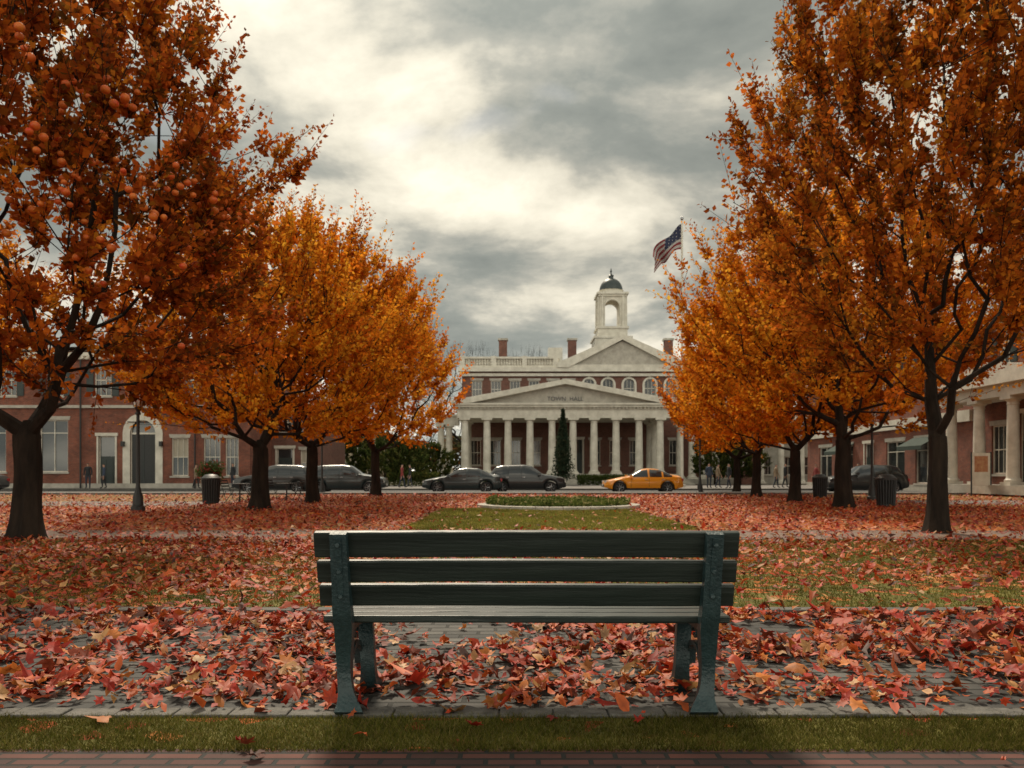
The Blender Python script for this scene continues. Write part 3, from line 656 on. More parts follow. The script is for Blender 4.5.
# cupola
Yc=88.0; ux=PX(611,Yc); cu=MB(); wh=M['white']
z=lambda p:PZ(p,Yc)
cu.box(ux-1.95,ux+1.95,Yc-1.95,Yc+1.95,12.5,z(341),wh); cu.box(ux-2.1,ux+2.1,Yc-2.1,Yc+2.1,z(341),z(339),wh)
cu.box(ux-1.6,ux+1.6,Yc-1.6,Yc+1.6,z(339),z(331),wh); cu.box(ux-1.75,ux+1.75,Yc-1.75,Yc+1.75,z(331),z(329),wh)
hw=1.12; pz0=z(329); pz1=z(299)
for sx in(-1,1):
    for sy in(-1,1):
        cu.box(ux+sx*hw-0.3,ux+sx*hw+0.3,Yc+sy*hw-0.3,Yc+sy*hw+0.3,pz0,pz1,wh)
        cu.lathe(ux+sx*hw,Yc+sy*(hw+0.38),[(0.15,pz0),(0.12,pz1)],10,wh)
        cu.lathe(ux+sx*(hw+0.38),Yc+sy*hw,[(0.15,pz0),(0.12,pz1)],10,wh)
ri=hw-0.3; zs=pz1-0.35-ri
for q in range(10):
    a0=math.pi*q/10;a1=math.pi*(q+1)/10
    c0,s0,c1,s1=ri*math.cos(a0),ri*math.sin(a0),ri*math.cos(a1),ri*math.sin(a1)
    for sy in(-1,1):
        cu.prism([(ux+c0,zs+s0),(ux+c0,pz1-0.002),(ux+c1,pz1-0.002),(ux+c1,zs+s1)],Yc+sy*hw-0.2,Yc+sy*hw+0.2,wh)
        cu.prism([(Yc+c0,zs+s0),(Yc+c0,pz1-0.002),(Yc+c1,pz1-0.002),(Yc+c1,zs+s1)],ux+sy*hw-0.2,ux+sy*hw+0.2,wh,axis='x')
cu.box(ux-1.55,ux+1.55,Yc-1.55,Yc+1.55,pz1+0.002,pz1+0.2,wh);cu.box(ux-1.72,ux+1.72,Yc-1.72,Yc+1.72,pz1+0.2,pz1+0.42,wh)
cu.lathe(ux,Yc,[(1.3,pz1+0.42),(1.3,pz1+0.8),(1.4,pz1+0.85)],16,wh)
zd=pz1+0.85; dome=[(1.36,zd)]
for q in range(9):
    a=math.pi/2*q/8; dome.append((1.26*math.cos(a)+0.02,zd+0.06+1.35*math.sin(a)))
cu.lathe(ux,Yc,dome,24,M['copper'])
cu.lathe(ux,Yc,[(0.28,zd+1.35),(0.26,zd+1.65),(0.34,zd+1.7),(0.1,zd+1.9),(0.05,zd+2.05),(0.12,zd+2.15),(0.02,zd+2.55)],10,M['copper'])
cu.build('cupola',CH,smooth=True)
# portico
Yp=75.0; p0,p1=PX(459,Yp),PX(671,Yp)
for i in range(6): C.box(p0-0.6-0.35*(5-i)*0.6,p1+0.6+0.35*(5-i)*0.6,Yp-0.9-0.35*(5-i),Ym-0.01,0.1+(0.167*i),0.1+0.167*(i+1),M['stone'])
colx=[PX(p,Yp) for p in(465,487,508,530,552,573,594,616,639,660)]
def column(mb,x,y,z0,z1,r,mat=None):
    mat=mat or M['white']
    mb.box(x-r*1.35,x+r*1.35,y-r*1.35,y+r*1.35,z0+0.002,z0+0.16,mat)
    h=z1-z0; pr=[(r*1.3,z0+0.16),(r*1.3,z0+0.26),(r*1.1,z0+0.3),(r*1.02,z0+0.36)]
    for q in range(7): t=q/6; pr.append((r*(1-0.16*t**1.6),z0+0.4+t*(h-0.85)))
    pr+=[(r*0.95,z1-0.42),(r*0.88,z1-0.36),(r*0.88,z1-0.3),(r*1.25,z1-0.18)]
    mb.lathe(x,y,pr,20,mat); mb.box(x-r*1.35,x+r*1.35,y-r*1.35,y+r*1.35,z1-0.178,z1-0.002,mat)
zc0,zc1=1.1,6.35
for x in colx: column(C,x,Yp,zc0,zc1,0.37)
for y in(78.0,80.6):
    for x in(colx[0],colx[-1]): column(C,x,y,zc0,zc1,0.37)
C.build('columns_and_steps',CH,smooth=True)
T.box(p0-0.15,p1+0.15,Yp-0.5,Ym-0.61,6.35,6.85,wh);T.box(p0-0.12,p1+0.12,Yp-0.46,Ym-0.62,6.85,7.35,wh)
T.box(p0-0.45,p1+0.45,Yp-0.8,Ym-0.61,7.35,7.55,wh);T.box(p0-0.6,p1+0.6,Yp-0.95,Ym-0.61,7.55,7.72,wh)
xx=p0
while xx<p1: T.box(xx,xx+0.16,Yp-0.7,Yp-0.47,7.2,7.345,wh); xx+=0.34
pc=(p0+p1)/2; W.face([(p0+0.4,Yp-0.25,7.72),(p1-0.4,Yp-0.25,7.72),(pc,Yp-0.25,9.5)],M['stone'])
T.prism([(p0-0.7,7.722),(p0-0.7,7.95),(pc,9.95),(pc,9.5),(p0+1.1,7.722)],Yp-1.0,Yp-0.05,wh)
T.prism([(p1+0.7,7.722),(p1-1.1,7.722),(pc+0.001,9.5),(pc+0.001,9.95),(p1+0.7,7.95)],Yp-1.0,Yp-0.05,wh)
Rf.prism([(p0-0.72,7.96),(pc,9.98),(p1+0.72,7.96),(p1+0.72,7.73),(p0-0.72,7.73)],Yp-0.04,Ym-0.62,M['slate'])
Wg=MB()
for p in(449,441): column(Wg,PX(p,78),78,0.6,5.9,0.36)
Wg.box(PX(436,78),PX(461,78)-0.2,77.5,79,5.9,6.7,wh);Wg.box(PX(436,78)-.2,PX(461,78)-0.15,77.3,79.2,6.7,6.9,wh);Wg.box(PX(436,78)-0.3,PX(461,78)-0.1,77,81,0.1,0.6,M['stone'])
for p in(680,692,704,716,728): column(Wg,PX(p,78),78,0.6,5.9,0.36)
Wg.box(PX(675,78),PX(735,78),77.5,79,5.9,6.7,wh);Wg.box(PX(674,78),PX(736,78),77.3,79.2,6.7,6.9,wh);Wg.box(PX(674,78),PX(736,78),77,81,0.1,0.6,M['stone'])
Wg.build('side_colonnades',CH,smooth=True)
W.build('walls',CH);Wn.build('windows',CH);T.build('trim',CH);Rf.build('roof',CH)
tcv=bpy.data.curves.new('inscription','FONT'); tcv.body='TOWN  HALL'; tcv.size=0.55; tcv.extrude=0.03; tcv.align_x='CENTER'
to=bpy.data.objects.new('inscription',tcv); COL.objects.link(to); to.location=(pc,Yp-0.28,7.98); to.rotation_euler=(math.pi/2,0,0); to.parent=CH; tcv.materials.append(M['slate'])

# ---- right side building
RB=empty('brick_building',(26.0,0,0),-math.pi/2)
W,Wn,T,C=MB(),MB(),MB(),MB()
ops=[]
for i,yw in enumerate((50,54,58,62,66)): ops.append(op(-yw,0.5 if i!=2 else 0.12,2.6 if i!=2 else 1.3,2.8 if i!=2 else 3.2,'store' if i!=2 else 'door',aw=(i in(0,3))))
for yw in(33,36,39,42,45,48.5,52,55.5,59,62.5,66): ops.append(op(-yw,6.9,1.1,1.8,sh=True,cur=int(yw)%2==0))
for yw in(37.5,42.5): ops.append(op(-yw,1.1,1.3,2.6))
ops.append(op(-40,0.6,1.5,3.6,'door'))
facade(W,Wn,T,-70,-28,0,9.6,0,ops,M['brick']); shell(W,-70,-28,0,12,0,9.6,M['brick'],M['slate'])
T.box(-70.1,-27.9,-0.3,-0.003,9.1,9.4,M['white']);T.box(-70.3,-27.7,-0.5,0.3,9.602,9.85,M['white'])
T.box(-70.05,-44.9,-0.2,-0.003,4.1,4.75,M['white']); T.box(-70.05,-27.95,-0.07,-0.003,0,0.4,M['stone'])
C.box(-44.6,-35.4,-2.2,-0.1,0.1,0.55,M['stone'])
for yw in(36,38.6,41.4,44): column(C,-yw,-1.7,0.55,4.9,0.3)
T.box(-44.5,-35.5,-2.1,-0.3,4.9,5.5,M['white']);T.box(-44.8,-35.2,-2.4,-0.3,5.5,5.85,M['white'])
T.prism([(-44.9,5.852),(-35.1,5.852),(-35.1,6.0),(-40,6.7),(-44.9,6.0)],-2.4,-0.1,M['white'])
C.build('porch',RB,smooth=True);W.build('walls',RB);Wn.build('windows',RB);T.build('trim',RB)
WB=empty('white_building',(0,84,0)); W,Wn,T=MB(),MB(),MB(); x0,x1=PX(745,84)+1,PX(850,84)
ops=[op(x0+1.3+i*2.1,z,1.0,1.9) for i in range(5) for z in(1.0,4.4)]
facade(W,Wn,T,x0,x1,0,7.2,0,ops,M['stone']); shell(W,x0,x1,0,8,0,7.2,M['stone'],M['slate'])
T.box(x0-.2,x1+.2,-0.4,-0.003,6.9,7.25,M['white'])
for i in range(5): column(T,x0+0.3+i*2.1,-1.2,0.1,6.2,0.33)
T.box(x0-.1,x1+.1,-1.7,-0.41,6.2,6.85,M['white'])
W.build('walls',WB);Wn.build('windows',WB);T.build('trim',WB)

# ---------------------------------------------------------------- flag
FP=empty('flagpole',(PX(682,60),60,0)); mb=MB()
mb.lathe(0,0,[(0.25,0),(0.25,0.3),(0.12,0.35),(0.1,1),(0.07,20.1),(0.07,20.2)],10,M['white']); mb.lathe(0,0,[(0.03,20.2),(0.11,20.28),(0.13,20.38),(0.08,20.48),(0.01,20.52)],10,M['rim']); mb.build('pole',FP,smooth=True)
red=noisemat('flag_red',(0.13,0.012,0.016),(0.19,0.02,0.025),3,0.8);blue=noisemat('flag_blue',(0.010,0.014,0.04),(0.018,0.022,0.06),3,0.8);fw=noisemat('flag_white',(0.28,0.26,0.25),(0.4,0.38,0.36),3,0.8)
fl=MB(); nu,nv=48,26
def fp(u,v):
    x=-(u**0.85*2.3)*(1-0.12*v)-0.06+0.14*math.sin(u*7+v*3); y=0.40*math.sin(u*10+v*2.2)*min(1,u*2)+0.16*math.sin(v*6+u*4)*u
    z=19.9-v*1.9*(1-0.35*u)-2.3*u**1.25+0.16*math.sin(u*9+1)-0.1
    return (x,y,z)
for i in range(nu):
    for j in range(nv):
        m=blue if (i<nu*0.46 and j<15) else (red if (j//3)%2==0 else fw)
        if m is blue and (i%5==2) and (j%4==1): m=fw
        fl.face([fp(i/nu,j/nv),fp((i+1)/nu,j/nv),fp((i+1)/nu,(j+1)/nv),fp(i/nu,(j+1)/nv)],m)
fl.build('flag',FP,smooth=True,fixn=True)

# ---------------------------------------------------------------- street lamp
def street_lamp(X,Y,H=3.8):
    e=empty('street_lamp',(X,Y,0)); mb=MB(); I=M['iron']
    mb.lathe(0,0,[(0.2,0),(0.2,0.15),(0.15,0.2),(0.14,0.45),(0.09,0.6),(0.06,0.75),(0.05,1.2),(0.045,H-0.95),(0.08,H-0.93),(0.08,H-0.88),(0.05,H-0.85),(0.1,H-0.72)],12,I)
    mb.lathe(0,0,[(0.1,H-0.72),(0.17,H-0.28),(0.17,H-0.27)],6,M['lamp'])
    for q in range(6):
        a=2*math.pi*(q+.5)/6; mb.tube((0.105*math.cos(a),0.105*math.sin(a),H-0.72),(0.178*math.cos(a),0.178*math.sin(a),H-0.27),0.012,0.012,5,I)
    mb.lathe(0,0,[(0.22,H-0.27),(0.2,H-0.22),(0.08,H-0.1),(0.04,H-0.06),(0.04,H-0.02),(0.01,H+0.06)],12,I)
    mb.tube((-0.3,0,H-1.15),(0.3,0,H-1.15),0.018,0.018,6,I)
    mb.build('post',e,smooth=True)
street_lamp(PX(138,23),23,3.75)
street_lamp(PX(872,33),33,3.9)
street_lamp(PX(322,43),43,3.8); street_lamp(PX(700,43.2),43.2,3.8)
def bin_(X,Y,top=True):
    e=empty('litter_bin',(X,Y,0)); mb=MB(); I=M['iron']
    mb.lathe(0,0,[(0.26,0.03),(0.28,0.06),(0.27,0.1)],16,I)
    for q in range(22):
        a=2*math.pi*q/22; c,s=math.cos(a),math.sin(a)
        mb.tube((.27*c,.27*s,.06),(.32*c,.32*s,.92),.022,.022,4,I)
    mb.lathe(0,0,[(.25,.08),(.295,.9)],16,M['tire'])
    mb.lathe(0,0,[(.34,.9),(.345,.96),(.3,.99),(.2,1.08),(.02,1.1)],16,I)
    mb.build('bin_body',e,smooth=True)
bin_(PX(211,29),29);bin_(PX(886,26.5),26.5);bin_(PX(820,36),36)
# ---------------------------------------------------------------- round planter
RP=empty('round_planter',(PX(558,26.3),26.3,0)); mb=MB()
R=2.68
for q in range(40):
    a0=2*math.pi*q/40+0.004;a1=2*math.pi*(q+1)/40-0.004
    P=[(R,0),(R,0.11),(R-0.3,0.12),(R-0.3,0.0)]
    i0=len(mb.v)
    for a in(a0,a1): mb.v+=[(r_*math.cos(a),r_*math.sin(a),z_) for r_,z_ in P]
    mi=mb.mi(M['stone'])
    for k in range(4):
        k2=(k+1)%4; mb.f.append((i0+k,i0+k2,i0+4+k2,i0+4+k)); mb.m.append(mi)
    mb.f.append((i0,i0+1,i0+2,i0+3)); mb.m.append(mi); mb.f.append((i0+7,i0+6,i0+5,i0+4)); mb.m.append(mi)
mb.lathe(0,0,[(R-0.31,0.0),(R-0.31,0.08),(0.01,0.14)],32,M['earth']); mb.build('stone_rim',RP,fixn=True)
n=16000; r_=np.sqrt(rng.random(n))*(R-0.32); a=rng.uniform(0,6.28,n); c=np.stack([r_*np.cos(a),r_*np.sin(a),0.08+rng.random(n)*(0.06+0.24*fb(r_*np.cos(a)+9,r_*np.sin(a)+9,2.0))],-1)
u=rng.normal(0,.035,(n,3));v=rng.normal(0,.035,(n,3))+np.array([0,0,.03]); V=np.stack([c-u,c+v,c+u],1).reshape(-1,3)
cc=np.array([(0.06,0.09,0.024),(0.11,0.14,0.035),(0.17,0.19,0.055),(0.38,0.33,0.15)])[rng.choice(4,n,p=[.33,.33,.22,.12])]
polymesh('plants',V,np.arange(3*n).reshape(-1,3),M['grassb'],np.repeat(cc,3,0),parent=RP)

cf=empty('conifer_tree',(PX(563,68),68,0)); mb=MB(); mb.lathe(0,0,[(0.14,0),(0.1,3),(0.02,6.6)],8,M['bark']); mb.build('trunk',cf)
n=6500; t=rng.random(n)**0.75; a=rng.uniform(0,6.28,n); lay=np.abs(np.sin(t*24+np.sin(a*3))); rad=(1-t)*1.35*(0.2+0.8*lay)*rng.random(n)**0.6; 
c=np.stack([rad*np.cos(a),rad*np.sin(a),0.8+t*5.8-rad*0.3],-1); u=rng.normal(0,.08,(n,3)); v=rng.normal(0,.08,(n,3)); V=np.stack([c-u,c+v,c+u],1).reshape(-1,3)
cc=np.array([(0.02,0.035,0.022),(0.035,0.055,0.033),(0.06,0.07,0.04)])[rng.choice(3,n)]
polymesh('needles',V,np.arange(3*n).reshape(-1,3),M['grassb'],np.repeat(cc,3,0),parent=cf)
def hedge(x0,x1,y0,y1,h,cols):
    n=int((x1-x0)*900); c=np.stack([rng.uniform(x0,x1,n),rng.uniform(y0,y1,n),rng.random(n)**0.6*h*(0.8+0.4*fb(rng.uniform(0,9,n),rng.uniform(0,9,n),1))+0.1],-1)
    u=rng.normal(0,.06,(n,3)); v=rng.normal(0,.06,(n,3)); V=np.stack([c-u,c+v,c+u],1).reshape(-1,3); cc=np.array(cols)[rng.choice(len(cols),n)]
    polymesh('hedge',V,np.arange(3*n).reshape(-1,3),M['grassb'],np.repeat(cc,3,0))
hedge(PX(470,69),PX(548,69),69,70.3,0.9,green[1:3]);hedge(PX(578,69),PX(668,69),69,70.3,0.9,green[1:3]);hedge(PX(390,66),PX(440,66),64,65,1.1,green)

# ---------------------------------------------------------------- cars
def car(X,Y,kind,paint,flip=False):
    e=empty('parked_car',(X,Y,0),math.pi if flip else 0)
    L=4.55 if kind!='suv' else 4.6; hl=L/2
    if kind=='suv': prof=[(-hl,.62),(-hl+.08,.88),(-1.3,1.05),(-1.0,1.08),(-.35,1.55),(.1,1.63),(1.4,1.60),(1.75,1.52),(2.12,1.1),(hl-.04,.98),(hl,.6)]
    elif kind=='coupe': prof=[(-hl,.52),(-hl+.1,.70),(-1.2,.92),(-.9,.95),(-.1,1.36),(.3,1.42),(.8,1.39),(1.65,1.06),(2.1,1.0),(hl-.03,.87),(hl,.58)]
    else: prof=[(-hl,.55),(-hl+.08,.74),(-1.2,.94),(-.95,.97),(-.2,1.40),(.2,1.46),(.9,1.42),(1.6,1.1),(2.12,1.04),(hl-.03,.9),(hl,.6)]
    belt=1.06 if kind=='suv' else (.92 if kind=='coupe' else .95)
    xs=np.linspace(-hl,hl,92); px_=[p[0] for p in prof];pz_=[p[1] for p in prof]
    wheels=(-hl+0.88,hl-0.92); wr=0.34
    mb=MB(); rows=[]
    for x in xs:
        zt=np.mean([np.interp(x+d,px_,pz_) for d in(-.06,0,.06)])
        zb=0.24+0.10*max(0,(abs(x)-hl+0.45)/0.45)
        for w in wheels:
            if abs(x-w)<wr+0.05: zb=max(zb,0.32+math.sqrt((wr+0.06)**2-(x-w)**2)*0.98)
        hw=0.90*(1-0.18*max(0,(abs(x)-hl+0.55)/0.55)**2.2)
        cab=max(0,zt-belt); wt=hw-0.07-0.30*min(1,cab/0.5)**0.8 if cab>0.02 else hw-0.1
        be=min(belt,zt-0.05); zb=min(zb,be-0.04)
        half=[(0,zb),(hw-.06,zb),(hw,zb+0.35*(be-zb)),(hw+.005,zb+.62*(be-zb)),(hw-.045,be),(wt,max(be+0.012,zt-.05)),(wt-.12,max(be+0.03,zt-0.005)),(0,zt+0.02)]
        ring=half+[(-a,b) for a,b in half[-2:0:-1]]
        rows.append(([(x,a,b) for a,b in ring],cab))
    n=len(rows[0][0])
    for r,_ in rows: mb.v+=r
    pm=paint; G=M['carglass']
    xws=(-1.0 if kind!='coupe' else -.9, -.25 if kind!='coupe' else -.1); xr=(1.72,2.1) if kind=='suv' else ((.85,1.6))
    for j in range(len(rows)-1):
        x=(xs[j]+xs[j+1])/2; cab=min(rows[j][1],rows[j+1][1])
        for k in range(n):
            k2=(k+1)%n; m=pm; kk=min(k,n-1-k)
            if kk==4 and cab>0.14 and not(abs(x-0.28)<0.045 or (abs(x-1.05)<0.05)) : m=G
            if kk in(5,6) and (xws[0]+.05<x<xws[1]-.03 or xr[0]+.03<x<xr[1]-.06) and cab>0.03: m=G
            mb.f.append((j*n+k,j*n+k2,(j+1)*n+k2,(j+1)*n+k)); mb.m.append(mb.mi(m))
    mb.f.append(tuple(range(n))[::-1]); mb.m.append(mb.mi(pm)); mb.f.append(tuple(range((len(rows)-1)*n,len(rows)*n))); mb.m.append(mb.mi(pm))
    mb.build('body',e,smooth=True,fixn=False)
    d=MB()
    for s in(-1,1):
        d.box(-hl+.02,-hl+.3,s*.62-.13,s*.62+.13,.60,.72,M['lamp']); d.box(hl-.2,hl-.0,s*.66-.12,s*.66+.12,.68,.84,M['taillamp'])
        d.box(-.85,-.68,s*.98-.08,s*.98+.08,belt-.02,belt+.12,pm)
        for dx in(-.75,.28,1.25): d.box(dx-.006,dx+.006,s*.902-.004,s*.902+.004,.34,belt-.06,M['tire'])
        for dx in(.05,1.0): d.box(dx,dx+.16,s*.91-.015,s*.91+.015,belt-.16,belt-.13,M['rim'])
        d.box(-1.0,1.1,s*.885-.02,s*.885+.02,.22,.29,M['tire'])
    d.box(-hl-.02,-hl+.1,-.6,.6,.36,.5,M['tire']); d.box(hl-.1,hl+.02,-.6,.6,.36,.46,M['tire']); d.box(-hl-.03,-hl+.02,-.22,.22,.42,.53,M['paint'])
    d.box(-1.9,1.9,-.7,.7,.2,.5,M['tire'])
    d.build('details',e)
    for wi,w in enumerate(wheels):
        for s in(-1,1):
            t=MB(); y0=s*.70; y1=s*.895
            def ring(rs,ys,mat):
                i0=len(t.v); m=24
                for r_,yy in zip(rs,ys):
                    for q in range(m): a=2*math.pi*q/m; t.v.append((w+r_*math.cos(a),yy,.335+r_*math.sin(a)))
                for j in range(len(rs)-1):
                    for q in range(m): q2=(q+1)%m; t.f.append((i0+j*m+q,i0+j*m+q2,i0+(j+1)*m+q2,i0+(j+1)*m+q)); t.m.append(t.mi(mat))
            ring([.2,.31,.335,.335,.31,.225],[y0,y0,y0+s*.03,y1-s*.03,y1,y1+s*.002],M['tire'])
            ring([.225,.20,.0],[y1,y1-s*.03,y1-s*.05],M['tire']); ring([.225,.205],[y1+s*.003,y1-s*.02],M['rim'])
            for q in range(7):
                a=2*math.pi*q/7; t.tube((w+.03*math.cos(a),y1-s*.02,.335+.03*math.sin(a)),(w+.215*math.cos(a),y1-s*.015,.335+.215*math.sin(a)),.03,.022,5,M['rim'])
            t.build('wheel_%d'%(wi*2+(s>0)+1),e,smooth=True,fixn=True)
def paint(n,c1,c2,coat=0.8): return noisemat(n,c1,c2,2,0.3,coat=coat)
pk=paint('car_paint_black',(0.008,0.010,0.012),(0.012,0.014,0.016),.5);pt=paint('car_paint_teal',(0.012,0.022,0.025),(0.018,0.03,0.033),.6);py=paint('car_paint_yellow',(0.85,0.29,0.006),(0.86,0.32,0.008));pg=paint('car_paint_grey',(0.04,0.043,0.046),(0.055,0.058,0.06))
car(PX(465,48),46.0,'sedan',pt);car(PX(526,46.5),46.8,'suv',pk,True);car(PX(638,48),46.6,'coupe',py)
car(PX(277,46),46.0,'suv',pk);car(PX(346,46),46.3,'suv',pt,True);car(PX(908,41),46.2,'suv',pk)
car(PX(-40,46),46.2,'sedan',pg)

def chair(X,Y,rot):
    e=empty('folding_chair',(X,Y,0),rot); mb=MB(); I=M['iron']
    for s in(-.2,.2):
        mb.tube((s,-.22,0),(s,.12,.86),.013,.013,6,I); mb.tube((s,.24,0),(s,-.18,.46),.013,.013,6,I)
    for z,y in((.62,.02),(.72,.06),(.82,.1)): mb.box(-.2,.2,y,y+.015,z,z+.05,I)
    for k in range(5): mb.box(-.2,.2,-.2+k*.08,-.14+k*.08,.45,.465,I)
    mb.build('frame',e)
def table(X,Y):
    e=empty('cafe_table',(X,Y,0)); mb=MB(); I=M['iron']
    mb.lathe(0,0,[(.38,.71),(.39,.73),(.38,.74)],20,I); mb.lathe(0,0,[(.03,.02),(.03,.71)],8,I)
    for q in range(3): a=q*2.094; mb.tube((0,0,.25),(.32*math.cos(a),.32*math.sin(a),.01),.016,.014,6,I)
    mb.build('frame',e)
table(PX(238,30),30.2);chair(PX(226,30),30,1.2);chair(PX(250,30.4),30.6,-1.4);table(PX(283,31),31.5);chair(PX(270,31),31,1.0);chair(PX(296,31),31.6,-1.8)
ft=empty('flower_tub',(PX(211,33),33,0)); mb=MB(); mb.lathe(0,0,[(.3,0),(.42,.9),(.45,.95),(.4,.96)],16,M['stone']); mb.build('tub',ft)
n=1600; c=rng.normal(0,.2,(n,3))+np.array([0,0,1.15]); u=rng.normal(0,.05,(n,3));v=rng.normal(0,.05,(n,3)); V=np.stack([c-u,c+v,c+u],1).reshape(-1,3)
polymesh('plants',V,np.arange(3*n).reshape(-1,3),M['grassb'],np.repeat(np.array([(0.06,0.09,.03),(0.3,.06,.05)])[rng.choice(2,n,p=[.8,.2])],3,0),parent=ft)
nb=empty('notice_board',(PX(972,40),40,0),-0.3); mb=MB(); mb.box(-.06,.0,-.04,.04,0,2.2,M['iron']);mb.box(.8,.86,-.04,.04,0,2.2,M['iron']);mb.box(0,.8,-.03,.03,.5,2.15,M['white']);mb.box(.1,.7,-.036,-.031,1.2,2.0,noisemat('poster_red',(0.3,0.08,0.04),(0.5,0.3,0.15),6)); mb.build('board',nb)

# ---------------------------------------------------------------- people
skin=noisemat('skin',(0.4,0.22,0.15),(0.48,0.28,0.2),5,0.6); hairm=noisemat('hair',(0.02,0.012,0.008),(0.05,0.03,0.02),9,0.7)
def person(X,Y,z0,rot,coat,trous,h=1.72,stride=0.0):
    e=empty('pedestrian',(X,Y,z0),rot); s=h/1.75
    me=bpy.data.meshes.new('body'); st=stride
    v=[(0,0,.95),(0,0,1.12),(0,0,1.3),(0,0,1.43),(0,0,1.5),(0,-.01,1.58),(0,-.015,1.66),(0,0,1.71),
       (.18,0,1.41),(.23,.02+st*.3,1.13),(.23,-.06+st*.45,.88),(.23,-.07+st*.5,.80),(-.18,0,1.41),(-.23,.02-st*.3,1.13),(-.23,-.06-st*.45,.88),(-.23,-.07-st*.5,.80),
       (.10,0,.88),(.11,-.02-st*.5,.5),(.11,.02-st*.75,.09),(.12,-.14-st*.75,.035),(-.10,0,.88),(-.11,-.02+st*.4,.5),(-.11,.03+st*.8,.09),(-.12,-.13+st*.8,.035)]
    ed=[(0,1),(1,2),(2,3),(3,4),(4,5),(5,6),(6,7),(3,8),(8,9),(9,10),(10,11),(3,12),(12,13),(13,14),(14,15),(0,16),(16,17),(17,18),(18,19),(0,20),(20,21),(21,22),(22,23)]
    rd=[(.16,.11),(.14,.1),(.17,.11),(.12,.09),(.055,.055),(.07,.085),(.08,.1),(.05,.06),(.07,.065),(.05,.05),(.032,.035),(.03,.04),(.07,.065),(.05,.05),(.032,.035),(.03,.04),
        (.095,.1),(.062,.065),(.042,.045),(.035,.04),(.095,.1),(.062,.065),(.042,.045),(.035,.04)]
    me.from_pydata(v,ed,[]); o=bpy.data.objects.new('tmp',me); COL.objects.link(o)
    md=o.modifiers.new('s','SKIN'); 
    for i,sv in enumerate(me.skin_vertices[0].data): sv.radius=rd[i]; sv.use_root=(i==0)
    ss=o.modifiers.new('ss','SUBSURF'); ss.levels=1; ss.render_levels=1
    dg=bpy.context.evaluated_depsgraph_get(); nm=bpy.data.meshes.new_from_object(o.evaluated_get(dg)); bpy.data.objects.remove(o)
    nm.name='body'
    nm.materials.clear()
    for m in(coat,trous,skin,hairm,M['tire']): nm.materials.append(m)
    for p in nm.polygons:
        c=p.center; p.use_smooth=True
        if c.z<.1: i=4
        elif abs(c.x)>.17 and c.z<.9: i=2
        elif c.z<.86: i=1
        elif c.z<1.49: i=0
        elif c.z>1.66 or (c.y>.03 and c.z>1.53): i=3
        else: i=2
        p.material_index=i
    b=bpy.data.objects.new('body',nm); COL.objects.link(b); b.parent=e; b.scale=(s,s,s)
    hd=MB()
    for sx,off in((1,st*.5),(-1,-st*.5)):
        for q in range(4): y=-.1+q*.02+off; hd.tube((sx*.23,y,.79),(sx*.225,y-.012,.72+abs(q-1.5)*.008),.009,.007,5,skin)
        hd.tube((sx*.22,-.11+off,.83),(sx*.2,-.14+off,.77),.01,.008,5,skin)
    hd.tube((0,-.1,1.6),(0,-.122,1.585),.012,.01,5,skin)
    ho=hd.build('hands',e); ho.scale=(s,s,s)
cA=noisemat('coat_dark',(0.015,0.017,0.02),(0.03,0.032,0.036),8,.8);cB=noisemat('coat_blue',(0.03,0.045,0.08),(0.05,0.07,0.11),8,.8);cR=noisemat('coat_red',(0.2,0.03,0.03),(0.28,0.05,0.04),8,.8);cT=noisemat('coat_tan',(0.2,0.14,0.09),(0.3,0.22,0.14),8,.8);jn=noisemat('jeans',(0.02,0.025,0.04),(0.04,0.05,0.07),9,.8)
for px,Y,z,rot,c,t,hh,st in((88,53.8,.12,.3,cA,jn,1.75,0.0),(104,53.9,.12,-1.2,cB,cA,1.68,.15),(709,55,.12,.2,cB,jn,1.75,.0),(718,56,.12,1.6,cT,jn,1.7,.25),(402,57,.12,1.4,cR,jn,1.7,.25),(983,43,.12,1.5,cA,jn,1.78,.25),(868,52,.008,-1.5,cA,cA,1.76,.25),(233,54.2,.12,-.6,cA,jn,1.75,0),(729,54,.12,-1.5,cA,jn,1.72,.2),
    (776,56,.12,1.5,cT,jn,1.7,.25),(785,56.5,.12,1.2,cA,cA,1.76,.2),(816,54,.12,-1.5,cR,jn,1.66,.25),(858,55,.12,.4,cB,cA,1.74,0),(940,42.5,.12,.8,cA,jn,1.7,.2),(410,60,.12,-1.5,cA,jn,1.7,.2),(196,53.6,.12,1.5,cT,cA,1.65,.2)):
    person(PX(px,Y),Y,z,rot,c,t,hh,st)

# ---------------------------------------------------------------- world, sun, camera
w=bpy.data.worlds.new('World'); S.world=w; w.use_nodes=True; nt=w.node_tree; bg=nt.nodes['Background']
SE=math.radians(50); SR=math.radians(-14)
sky=N(nt,'ShaderNodeTexSky'); sky.sky_type='NISHITA'; sky.sun_disc=False; sky.sun_elevation=SE; sky.sun_rotation=SR; sky.air_density=1.2; sky.dust_density=2
tc=N(nt,'ShaderNodeTexCoord'); sx=N(nt,'ShaderNodeSeparateXYZ'); nt.links.new(tc.outputs['Generated'],sx.inputs[0])
def math_(o,a,b=None):
    n=N(nt,'ShaderNodeMath',operation=o)
    for i,v in enumerate((a,b)):
        if v is None: continue
        if isinstance(v,(int,float)): n.inputs[i].default_value=v
        else: nt.links.new(v,n.inputs[i])
    return n.outputs[0]
zz=math_('ADD',math_('MAXIMUM',sx.outputs[2],0.0),0.22)
u=math_('DIVIDE',sx.outputs[0],zz); v=math_('DIVIDE',sx.outputs[1],zz)
cb=N(nt,'ShaderNodeCombineXYZ'); nt.links.new(u,cb.inputs[0]); nt.links.new(v,cb.inputs[1]); cb.inputs[2].default_value=5.3
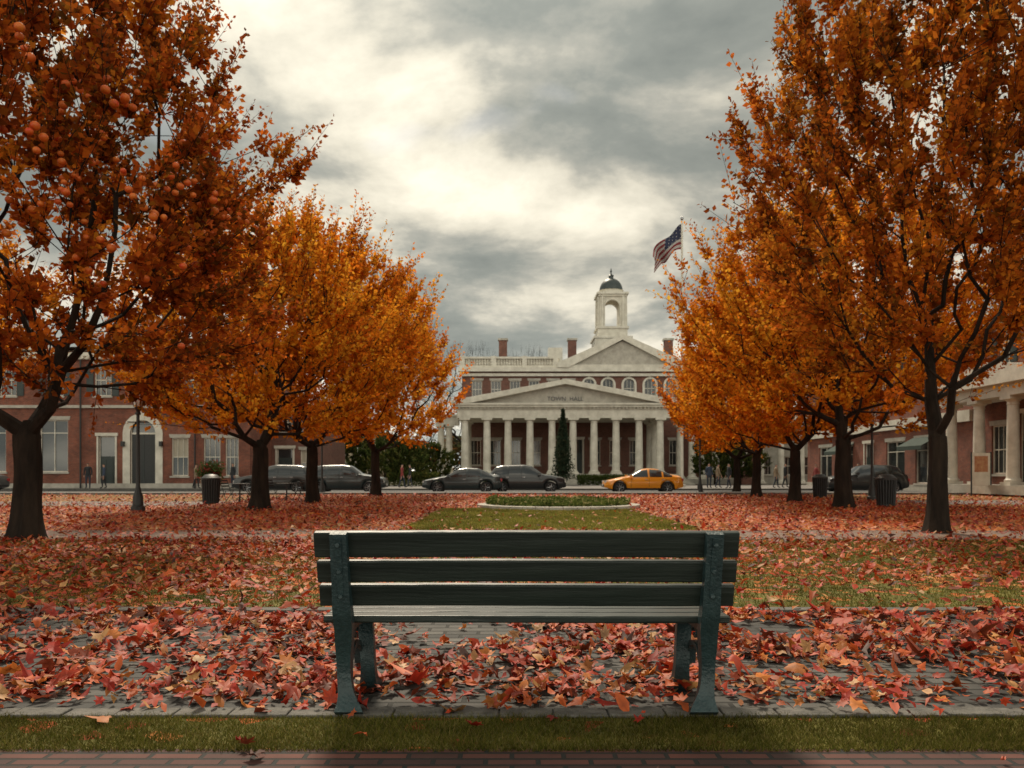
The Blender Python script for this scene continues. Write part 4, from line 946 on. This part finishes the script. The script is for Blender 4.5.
n1=N(nt,'ShaderNodeTexNoise'); n1.inputs['Scale'].default_value=2.1; n1.inputs['Detail'].default_value=8; n1.inputs['Roughness'].default_value=0.56; n1.inputs['Distortion'].default_value=0.15
nt.links.new(cb.outputs[0],n1.inputs['Vector'])
cr=ramp(nt,[(0.30,(2.3,2.5,2.3)),(0.42,(3.2,3.35,3.0)),(0.49,(4.7,4.6,3.95)),(0.56,(7.6,7.1,5.8)),(0.68,(11.0,10.2,8.3))]); nt.links.new(n1.outputs['Fac'],cr.inputs[0])
dt=N(nt,'ShaderNodeVectorMath',operation='DOT_PRODUCT'); nrm=N(nt,'ShaderNodeVectorMath',operation='NORMALIZE'); nt.links.new(tc.outputs['Generated'],nrm.inputs[0]); nt.links.new(nrm.outputs[0],dt.inputs[0])
dt.inputs[1].default_value=(math.sin(SR)*math.cos(SE),math.cos(SR)*math.cos(SE),math.sin(SE))
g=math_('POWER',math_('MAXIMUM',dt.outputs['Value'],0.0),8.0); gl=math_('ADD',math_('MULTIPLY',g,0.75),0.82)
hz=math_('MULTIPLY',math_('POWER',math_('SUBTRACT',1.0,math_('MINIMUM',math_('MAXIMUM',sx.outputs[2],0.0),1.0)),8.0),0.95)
bk=math_('MULTIPLY',math_('MINIMUM',math_('MAXIMUM',math_('SUBTRACT',0.25,sx.outputs[1]),0.0),1.0),1.2)  # extra sky brightness added behind the camera to light the front facades
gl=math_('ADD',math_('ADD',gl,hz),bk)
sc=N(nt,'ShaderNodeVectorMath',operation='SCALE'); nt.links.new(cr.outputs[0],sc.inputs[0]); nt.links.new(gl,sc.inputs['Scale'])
n2=N(nt,'ShaderNodeTexNoise'); n2.inputs['Scale'].default_value=1.1; n2.inputs['Detail'].default_value=4; nt.links.new(cb.outputs[0],n2.inputs['Vector'])
cov=ramp(nt,[(0.28,(0.5,0.5,0.5)),(0.35,(1,1,1))]); nt.links.new(n2.outputs['Fac'],cov.inputs[0])
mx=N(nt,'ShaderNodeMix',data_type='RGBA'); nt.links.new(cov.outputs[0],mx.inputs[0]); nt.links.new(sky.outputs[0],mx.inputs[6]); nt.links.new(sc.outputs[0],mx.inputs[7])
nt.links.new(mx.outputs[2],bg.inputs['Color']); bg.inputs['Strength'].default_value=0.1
sl=bpy.data.lights.new('sun','SUN'); sl.energy=4.0; sl.angle=math.radians(10); sl.color=(1,0.87,0.68); so=bpy.data.objects.new('sun',sl); COL.objects.link(so)
d=Vector((math.sin(SR)*math.cos(SE),math.cos(SR)*math.cos(SE),math.sin(SE))); so.rotation_euler=(-d).to_track_quat('-Z','Y').to_euler()
cam=bpy.data.cameras.new('camera'); cam.lens=F*36/1024; cam.sensor_width=36; cam.shift_y=(HY-384)/1024; cam.clip_end=3000; cam.clip_start=0.05
co=bpy.data.objects.new('camera',cam); COL.objects.link(co); co.location=(0,0,CAMH); co.rotation_euler=(math.pi/2,0,0); S.camera=co
cam.dof.use_dof=True; cam.dof.focus_distance=4.2; cam.dof.aperture_fstop=5.0
S.view_settings.view_transform='Standard'; S.view_settings.look='None'; S.view_settings.exposure=0
